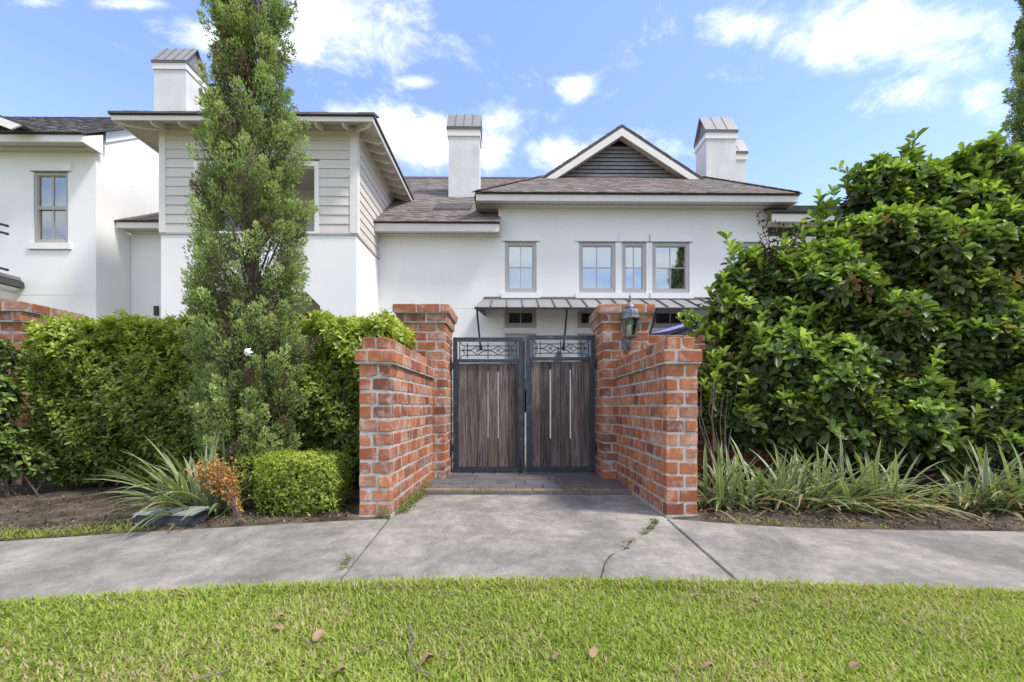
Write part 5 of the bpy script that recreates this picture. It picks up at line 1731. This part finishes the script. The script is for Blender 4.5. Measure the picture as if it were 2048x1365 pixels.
# --- Italian cypress
RP = [(.15, .22), (.45, .36), (.9, .43), (1.4, .46), (2.2, .44), (2.9, .41), (3.25, .32), (3.55, .235), (4.5, .225), (5.5, .17), (6.3, .12), (6.9, .03)]
def cyp_r(z): return np.interp(z, [p[0] for p in RP], [p[1] for p in RP])
def cypress_data(seed, n_pl=1080, per=175):
    g = np.random.default_rng(seed)
    z = .16 + 6.5 * g.random(n_pl) ** 1.12
    ph = g.random(n_pl) * 6.283
    inner = g.random(n_pl) < .34
    rad = cyp_r(z) * np.where(inner, .35 + .4 * g.random(n_pl), .80 + .20 * g.random(n_pl))
    # leave a few ragged hollows
    hol = (np.sin(ph * 2 + z * 2.3 + seed) * np.sin(z * 3.7 + ph) > .72)
    keep = ~hol | (g.random(n_pl) < .3)
    z, ph, rad, inner = z[keep], ph[keep], rad[keep], inner[keep]
    n = len(z)
    out = np.stack([np.cos(ph), np.sin(ph), np.zeros(n)], 1)
    base = out * (rad * .74)[:, None] + np.stack([np.zeros(n), np.zeros(n), z], 1)
    axd = unit(out * (.55 + .25 * g.random((n, 1))) + np.array([[0, 0, 1.0]]) + g.normal(0, .16, (n, 3)))
    ln = (.17 + .19 * g.random(n)) * np.interp(z, [0, 4, 7], [1.0, .95, .6])
    wd = (.066 + .050 * g.random(n)) * np.interp(z, [0, 3, 7], [1.0, 1.0, .6])
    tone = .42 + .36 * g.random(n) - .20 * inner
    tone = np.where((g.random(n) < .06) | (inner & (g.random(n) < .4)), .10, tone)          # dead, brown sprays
    # sprigs inside each plume
    N = n * per
    i = np.repeat(np.arange(n), per)
    f = g.random(N) ** .8
    sd = unit(g.normal(size=(N, 3)))
    prof = np.sin(np.clip(f * .9 + .10, 0, 1) * math.pi) ** .6
    pos = base[i] + axd[i] * (f * ln[i])[:, None] + sd * (wd[i] * prof * (.35 + .65 * g.random(N)))[:, None]
    sdir = unit(axd[i] * 1.0 + sd * .8 + np.array([[0, 0, .25]]))
    sc_ = .016 + .021 * g.random(N)
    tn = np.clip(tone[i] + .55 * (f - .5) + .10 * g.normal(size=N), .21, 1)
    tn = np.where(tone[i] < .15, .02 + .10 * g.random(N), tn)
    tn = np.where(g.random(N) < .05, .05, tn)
    nn = unit(g.normal(size=(N, 3)))
    bt = kite_template(.34, .3, .1)
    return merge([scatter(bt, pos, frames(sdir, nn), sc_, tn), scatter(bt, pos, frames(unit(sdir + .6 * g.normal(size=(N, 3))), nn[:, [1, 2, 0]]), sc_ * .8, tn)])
def cypress_wood(seed, parent):
    r = random.Random(seed)
    MB().tube([(0, 0, -.05), (.02, 0, .8), (-.02, .02, 2.2), (.02, 0, 3.8), (0, 0, 6.4)], [.085, .07, .055, .035, .008], 8).build('trunk', M['bark'], parent)
    mb = MB()
    for k in range(120):
        z = r.uniform(.3, 5.9); a = r.uniform(0, 6.283)
        rr2 = float(cyp_r(z)) * r.uniform(.6, .92)
        mb.tube([(0, 0, z - .25), (rr2 * .45 * math.cos(a), rr2 * .45 * math.sin(a), z - .02), (rr2 * math.cos(a), rr2 * math.sin(a), z + .28)], [.016, .010, .004], 4)
    mb.build('limb', M['bark'], parent)
cy_me = None
def cypress(loc, sc_, rz, label, seed):
    global cy_me
    t_ = empty('cypress_tree', loc, rz)
    t_.scale = sc_
    if cy_me is None:
        V, F, T = cypress_data(seed)
        cy_me = np_mesh('crown', V, F, M['cypress_leaf'], T)
    link('crown', cy_me, t_)
    cypress_wood(seed, t_)
    tag(t_, label, 'tree', 'cypress trees')
    return t_
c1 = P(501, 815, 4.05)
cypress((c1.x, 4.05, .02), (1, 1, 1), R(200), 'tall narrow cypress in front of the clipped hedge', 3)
c2 = P(2098, 815, 6.6)
cypress((c2.x, 6.6, 0), (1.28, 1.28, 1.25), R(75), 'cypress at the right picture edge above the big shrub', 3)
cypress((11.75, -9.8, 0), (1.75, 1.75, 3.0), R(20), 'cypress across the street, seen only as a dark reflection in an upper window', 3)

# white gardenia bloom caught in the cypress
fl = P(493, 704, 3.52)
gd = empty('white_flower', fl)
tag(gd, 'single white bloom on the cypress', 'flower')
for k in range(6):
    a = k * 1.047
    pv, pf = leaf_template(.55, .6, .3, .35, 2)
    me = np_mesh('petal', pv * .045, pf, M['white_petal'])
    o = link('petal', me, gd, Matrix.Rotation(a, 4, 'Y') @ Matrix.Rotation(.35, 4, 'Z') @ Matrix.Rotation(R(90), 4, 'X'))
MB().lathe([(.003, -.004), (.007, 0), (.003, .006)], 8).build('flower_heart', M['bulb'], gd)

# --- clipped boxwood, its thin neighbour and a dead one
def boxwood(name, cx, cy, hx, hy, z0, z1, n, size, mat, label, tone=.5, hol=0.0):
    t_ = empty(name, (cx, cy, 0))
    d = sphere_dirs(n)
    # rounded box: push directions to a super-ellipsoid
    p4 = 7.0
    s = (np.abs(d) ** p4).sum(1) ** (-1 / p4)
    rad = s * (1 - .34 * rng.random(n) ** 1.7) * (1 + .07 * np.sin(d[:, 0] * 9) * np.sin(d[:, 2] * 8 + 1) + .05 * rng.normal(size=n))
    p = d * rad[:, None] * np.array([[hx, hy, (z1 - z0) / 2]]) + np.array([[0, 0, (z0 + z1) / 2]])
    if hol: 
        k = rng.random(n) > hol * (np.sin(p[:, 0] * 21) * np.sin(p[:, 2] * 17 + 2) > -.1); p, d = p[k], d[k]
    p = p[p[:, 2] > .01]; d = d[:len(p)]
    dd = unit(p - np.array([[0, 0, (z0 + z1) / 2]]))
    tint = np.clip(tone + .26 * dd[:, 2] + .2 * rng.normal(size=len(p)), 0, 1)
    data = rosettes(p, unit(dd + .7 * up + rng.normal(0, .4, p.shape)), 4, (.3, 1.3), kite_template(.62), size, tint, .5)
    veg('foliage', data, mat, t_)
    mb = MB()
    for i in range(16):
        q = (random.uniform(-hx, hx) * .7, random.uniform(-hy, hy) * .7, random.uniform(z0, z1) * .9)
        mb.tube([(q[0] * .3, q[1] * .3, -.02), (q[0] * .6, q[1] * .6, q[2] * .5), q], [.009, .006, .002], 5)
    mb.build('stem', M['twig_bark'], t_)
    tag(t_, label, 'shrub')
    return t_
boxwood('boxwood', -1.70, 3.66, .30, .24, .02, .47, 8500, .021, 'box_leaf', 'square-clipped bright boxwood beside the left brick wall', .58)
boxwood('boxwood', -2.16, 3.80, .19, .16, .10, .44, 1700, .020, 'box_leaf', 'thin half-bare boxwood between the dead one and the clipped one', .30, .5)
dbx = empty('dead_boxwood', (-2.055, 3.42, 0))
tag(dbx, 'dead orange-brown boxwood leaning over the mulch', 'shrub')
k = 1500
f = rng.random(k) ** .5
ctr = np.stack([-.245 * f, np.zeros(k) + .02 * f, .04 + .34 * f], 1)
p = ctr + rng.normal(0, 1, (k, 3)) * (np.clip(f - .2, 0, 1) * .072 + .008)[:, None] * np.array([[1.1, .9, .75]])
data = rosettes(p, unit(np.array([[-.5, 0, .9]]) + rng.normal(0, .6, p.shape)), 4, (.3, 1.4), kite_template(.7), .021, rng.random(k), .5)
veg('foliage', data, 'dead_box_leaf', dbx)
mb = MB()
for i in range(12):
    e_ = (-.245 + random.uniform(-.09, .09), random.uniform(-.06, .08), .34 + random.uniform(-.06, .07))
    mb.tube([(random.uniform(-.015, .015), random.uniform(-.01, .01), -.02), (e_[0] * .45, e_[1] * .4, e_[2] * .52), e_], [.008, .005, .002], 5)
mb.build('stem', M['twig_bark'], dbx)

# --- variegated strap-leaved clumps: long bent blades with pale margins
def clump(cx, cy, n, length, spread, label, pale=.3, lean=(0, 0), dead=.12, width=.0135):
    t_ = empty('dianella_clump', (cx, cy, 0))
    parts = []
    K = 7
    V, F, T = [], [], []
    off = 0
    for i in range(int(n * 1.25)):
        a = random.uniform(0, 6.283)
        L = length * random.uniform(.55, 1.1)
        isd = random.random() < dead
        el = R(random.uniform(20, 76)) if not isd else R(random.uniform(8, 45))
        dr = Vector((math.cos(a), math.sin(a), 0)) * math.cos(el) + Vector((lean[0], lean[1], math.sin(el)))
        dr.normalize()
        p0 = Vector((random.gauss(0, spread), random.gauss(0, spread * .7), .01))
        droop = random.uniform(.6, 1.9) if not isd else 1.8
        wv = width * random.uniform(.7, 1.25)
        side = dr.cross(Vector((0, 0, 1))).normalized()
        tn = .02 + .12 * random.random() if isd else .34 + .5 * random.random()
        pts = []
        p = p0.copy(); d_ = dr.copy()
        for s_ in range(K + 1):
            pts.append(p.copy())
            p = p + d_ * (L / K)
            d_ = (d_ + Vector((0, 0, -droop / K * (.35 + s_ / K)))).normalized()
            if p.z < .015: p.z = .015
        for s_, q in enumerate(pts):
            f_ = s_ / K
            w2 = wv * (.55 + .9 * f_ if f_ < .5 else 1.0 * (1 - ((f_ - .5) / .5) ** 2) + .03)
            fold = Vector((0, 0, w2 * .45))
            m_ = .62
            # five strips: pale edge, green, fold, green, pale edge
            V += [q - side * w2 + fold, q - side * w2 * m_ + fold * m_, q, q + side * w2 * m_ + fold * m_, q + side * w2 + fold]
            edge_t = .97 if (not isd and i % 10 < 10 * (.4 + pale)) else tn
            T += [edge_t, tn, tn * .9 if not isd else tn, tn, edge_t]
        for s_ in range(K):
            b = off + s_ * 5
            for q in range(4): F.append((b + q, b + q + 1, b + q + 6, b + q + 5))
        off += 5 * (K + 1)
    veg('leaves', (np.array([tuple(v_) for v_ in V]), np.array(F), np.array(T)), 'dianella_leaf', t_)
    tag(t_, label, 'plant', 'strap-leaved clumps in the beds')
    return t_
clump(-2.46, 3.55, 120, .70, .10, 'striped strap-leaved clump behind the meter box', .2, (-.25, -.12), .08, .0125)
clump(-2.15, 4.02, 60, .62, .12, 'striped strap-leaved clump between hedge and clipped boxwood', .25, (-.1, 0), .06)
clump(1.72, 3.78, 85, .58, .10, 'striped strap-leaved clump nearest the right brick wall', .5)
clump(2.16, 3.74, 95, .62, .11, 'striped strap-leaved clump, second from the right brick wall', .5, (.05, -.1))
clump(2.62, 3.74, 110, .64, .12, 'striped strap-leaved clump, third from the right brick wall', .45, (.12, -.12), .25)
clump(3.02, 3.72, 80, .60, .11, 'striped strap-leaved clump left of the mulch gap under the big shrub', .4, (.2, -.12), .3)
clump(3.78, 3.68, 110, .60, .12, 'striped strap-leaved clump right of the mulch gap', .4, (0, -.1), .3)
clump(4.30, 3.62, 100, .60, .13, 'striped strap-leaved clump at the right picture edge', .4, (.05, -.1), .3)

# --- water-meter box in the left bed
mbx = empty('meter_box', (-2.47, 3.17, 0))
tag(mbx, 'dark plastic utility meter box sunk in the left bed', 'utility box')
MB().hexa([(-.215, 0, -.05), (.215, .01, -.05), (.205, .20, -.05), (-.205, .19, -.05)], [(-.205, .006, .088), (.205, .014, .080), (.195, .19, .096), (-.195, .185, .102)]).build('body', M['meter_side'], mbx)
MB().hexa([(-.212, 0, .0885), (.212, .008, .0805), (.200, .197, .0965), (-.200, .192, .1025)], [(-.208, .003, .100), (.208, .011, .092), (.197, .194, .108), (-.197, .189, .114)]).build('lid', M['meter_lid'], mbx)

# ------------------------------------------------------------------ grass, weeds, litter
def grass(n, xr, yfun, size, tintf, wmin=.10):
    x = rng.uniform(xr[0], xr[1], n)
    y0, y1 = yfun(x)
    y = y0 + (y1 - y0) * rng.random(n)
    pos = np.stack([x, y, np.full(n, .0)], 1)
    ph = rng.random(n) * 6.283
    el = np.clip(rng.normal(.82, .34, n), .12, 1.5)
    d = np.stack([np.cos(ph) * np.cos(el), np.sin(ph) * np.cos(el), np.sin(el)], 1)
    s = size * (.5 + .75 * rng.random(n))
    nrm = np.stack([-np.cos(ph) * np.sin(el), -np.sin(ph) * np.sin(el), np.cos(el)], 1) + rng.normal(0, .25, (n, 3))
    return scatter(kite_template(wmin, .2, .3), pos, frames(d, nrm), s, tintf(x, y))
vne = np.vectorize(near_edge)
def lawn_tint(x, y):
    n = len(x)
    pat = .5 + .5 * np.sin(x * 2.3 + 1.3 * np.sin(y * 3.1)) * np.sin(y * 4.1 + x * 1.7 + 1)
    t_ = .42 + .26 * pat + .17 * rng.normal(size=n)
    dry = .5 + .5 * np.sin(x * 1.9 + 2.2 * np.sin(y * 2.3 + 1)) * np.cos(y * 3.9 - x * 1.1)
    straw = rng.random(n) < (.08 + .24 * dry ** 2 + .16 * (np.sin(x * 5.1 + y * 3.3) * np.sin(y * 6.7 - x * 2.2) > .35))
    return np.where(straw, .13 * rng.random(n), np.clip(t_, .21, 1))
parts = [grass(250000, (-2.9, 2.9), lambda x: (np.full_like(x, 1.22), vne(x) + .03), .033, lawn_tint, .15), grass(26000, (-2.9, 2.9), lambda x: (np.full_like(x, .5), np.full_like(x, 1.24)), .04, lawn_tint, .16),
         grass(16000, (-2.9, 2.9), lambda x: (vne(x) - .06, vne(x) + .045), .046, lawn_tint, .12),
         grass(36000, (-6.0, -2.9), lambda x: (np.full_like(x, .1), vne(x) + .02), .055, lawn_tint, .13),
         grass(36000, (2.9, 6.0), lambda x: (np.full_like(x, .5), vne(x) + .02), .055, lawn_tint, .13)]
go = veg('grass', merge(parts), 'grass_blade', None, None, 'stuff')
go['label'] = 'sunlit short lawn grass in front of the concrete walk'; go['category'] = 'grass'
# sparse grass along the left bed, weeds at the wall foot, in the crack and on the slate
vfe = np.vectorize(far_edge)
wp = [grass(2600, (-4.6, -2.55), lambda x: (vfe(x) - .01, vfe(x) + .16 + .10 * np.sin(x * 5) ** 2), .060, lambda x, y: np.clip(.35 + .3 * rng.random(len(x)), 0, 1), .07),
      grass(700, (-4.4, -1.4), lambda x: (vfe(x), vfe(x) + .45), .045, lambda x, y: .2 + .5 * rng.random(len(x)), .08)]
wp.append(grass(350, (1.5, 2.6), lambda x: (vfe(x), vfe(x) + .14), .04, lambda x, y: .3 + .5 * rng.random(len(x)), .09))
wo = veg('bed_grass', merge(wp), 'grass_blade', None, None, 'stuff')
wo['label'] = 'thin grass growing along the edge of the beds'; wo['category'] = 'grass'
def tuft(cx, cy, cz, r_, n, hgt_):
    a = rng.random(n) * 6.283; q = r_ * np.sqrt(rng.random(n))
    p = np.stack([cx + q * np.cos(a), cy + q * np.sin(a), cz + hgt_ * rng.random(n) ** 2], 1)
    d = unit(rng.normal(0, .6, (n, 3)) + up)
    return rosettes(p, d, 4, (.5, 1.5), kite_template(.5), .016, np.clip(.45 + .25 * rng.normal(size=n), 0, 1), .5)
tf = []
for i in range(26):
    f = i / 25
    y_ = 3.62 + 1.15 * f
    tf.append(tuft(-.955 + random.uniform(.0, .045), y_, -.01, .055, int(46 * (1.15 - .5 * f)), .055 + .05 * random.random()))
tf += [tuft(-1.02, 3.455, .0, .045, 60, .11), tuft(-.985, 3.45, .0, .035, 40, .07)]
for px, py in ((905, 972), (932, 980), (952, 984), (975, 985), (1130, 975), (1140, 983), (1165, 986), (880, 978), (860, 975)):
    Y = EYE * FPX / (py - VY); tf.append(tuft((px - VX) / FPX * Y, Y, .005, .05, 26, .05))
for px, py, n_ in ((1310, 1047, 46), (1300, 1058, 36), (1288, 1068, 18), (1262, 1084, 14), (1250, 1098, 10), (690, 1128, 16), (700, 1120, 12), (684, 1138, 10)):
    Y = EYE * FPX / (py - VY); tf.append(tuft((px - VX) / FPX * Y, Y, .0, .028, n_, .03))
w3 = veg('weeds', merge(tf), 'weed_leaf', None, None, 'stuff')
w3['label'] = 'low pale weeds at the foot of the left brick wall and in the cracks'; w3['category'] = 'weeds'

# leaf litter and wood chips on the beds
def litter(n, xr, y1, dens_front=.6):
    x = rng.uniform(xr[0], xr[1], n)
    y0 = vfe(x)
    y = y0 + .02 + (y1 - y0) * rng.random(n) ** 1.4
    pos = np.stack([x, y, .022 + .012 * rng.random(n)], 1)
    ph = rng.random(n) * 6.283
    d = np.stack([np.cos(ph), np.sin(ph), rng.normal(0, .28, n)], 1)
    nn = np.stack([rng.normal(0, .35, n), rng.normal(0, .35, n), np.ones(n)], 1)
    return scatter(kite_template(.42, .5, .25), pos, frames(d, nn), .012 + .035 * rng.random(n) ** 2, rng.random(n) ** 1.3)
lo = veg('leaf_litter', merge([litter(5200, (-5.2, -1.25), 5.2), litter(5200, (1.42, 5.2), 5.2)]), 'litter_chip', None, None, 'stuff')
lo['label'] = 'dry leaf litter and bark chips covering the beds'; lo['category'] = 'litter'

# single dead leaves on the lawn and walk
def dead_leaf(px, py, size, z_add=.03, label='curled brown dead leaf lying on the lawn', grp='dead leaves on the lawn', rot=None):
    Y = (EYE - z_add) * FPX / (py - VY)
    X = (px - VX) / FPX * Y
    tv, tf_ = leaf_template(.62, .45, .55, random.uniform(-.25, .3), 4)
    tv = tv.copy()
    tv[:, 0] -= .5
    tv[:, 2] += .10 * np.sin(tv[:, 1] * 11 + tv[:, 0] * 5)
    me = np_mesh('dead_leaf', tv * size * .72, tf_, M['dead_leaf_brown'])
    o = link('dead_leaf', me)
    o.location = (X, Y, z_add)
    o.rotation_euler = (random.uniform(-.45, .45), random.uniform(-.45, .45), random.uniform(0, 6.28))
    tag(o, label, 'leaf', grp)
LAWN_LEAVES = [(555, 1253, .062, 'brown dead leaf on the lawn, lower of a pair left of centre'), (560, 1232, .05, 'brown dead leaf on the lawn, upper of a pair left of centre'), (638, 1272, .075, 'upright dead leaf on the lawn beside the short dark twig'),
    (228, 1229, .045, 'small dead leaf on the lawn nearest the left end of the walk'), (376, 1310, .035, 'faded dead leaf on the lawn above the bleached twig'), (640, 1337, .06, 'curled dead leaf at the bottom of the lawn, left of two'),
    (680, 1337, .055, 'curled dead leaf at the bottom of the lawn, right of two'), (850, 1318, .08, 'large dead leaf on the lawn beside the curved twig'), (1187, 1305, .06, 'tan dead leaf on the lawn right of centre'),
    (1113, 1312, .045, 'dead leaf on the lawn just left of the tan one'), (1398, 1187, .04, 'dead leaf on the lawn edge below the right brick wall'), (1515, 1195, .035, 'dead leaf on the lawn edge right of the slab joint'),
    (1415, 1330, .05, 'dead leaf at the bottom of the lawn below the right brick wall'), (1712, 1334, .06, 'dead leaf at the bottom of the lawn far right')]
for px, py, s, lb_ in LAWN_LEAVES:
    dead_leaf(px, py, s, .034, lb_)
for px, py, s, lb_ in [(172, 1196, .03, 'dark dead leaf on the concrete at the left lawn edge'), (470, 1074, .025, 'dark dead leaf on the concrete below the dead boxwood'), (907, 1024, .018, 'tiny dark leaf on the concrete apron before the gate')]:
    dead_leaf(px, py, s, .006, lb_, 'dead leaves on the concrete')
# fallen twigs
def twig(pts, r0, label):
    q = []
    for px, py in pts:
        Y = (EYE - .035) * FPX / (py - VY); q.append(Vector(((px - VX) / FPX * Y, Y, .035 + random.uniform(-.004, .006))))
    o_ = q[0].copy()
    t_ = MB().tube([v_ - o_ for v_ in q], [r0 * (1 - .6 * i / len(q)) for i in range(len(q))], 6).build('fallen_twig', M['twig_bark'])
    t_.location = o_
    tag(t_, label, 'twig')
twig([(818, 1255), (830, 1280), (818, 1296), (826, 1325), (842, 1342), (868, 1345)], .0045, 'curved grey twig lying on the lawn below the gate')
twig([(388, 1364), (420, 1350), (462, 1338)], .004, 'straight bleached twig on the lawn at the bottom left')
twig([(600, 1270), (612, 1285), (632, 1292)], .003, 'short dark twig among the dead leaves on the lawn')
twig([(864, 1186), (885, 1185), (910, 1189)], .0035, 'pale stick at the lawn edge near the concrete walk')
twig([(700, 1300), (760, 1285), (790, 1282), (795, 1315)], .0022, 'thin forked dry stem on the lawn left of centre')
twig([(1555, 1030), (1600, 1036), (1640, 1044)], .004, 'dry stick on the mulch under the striped clumps')
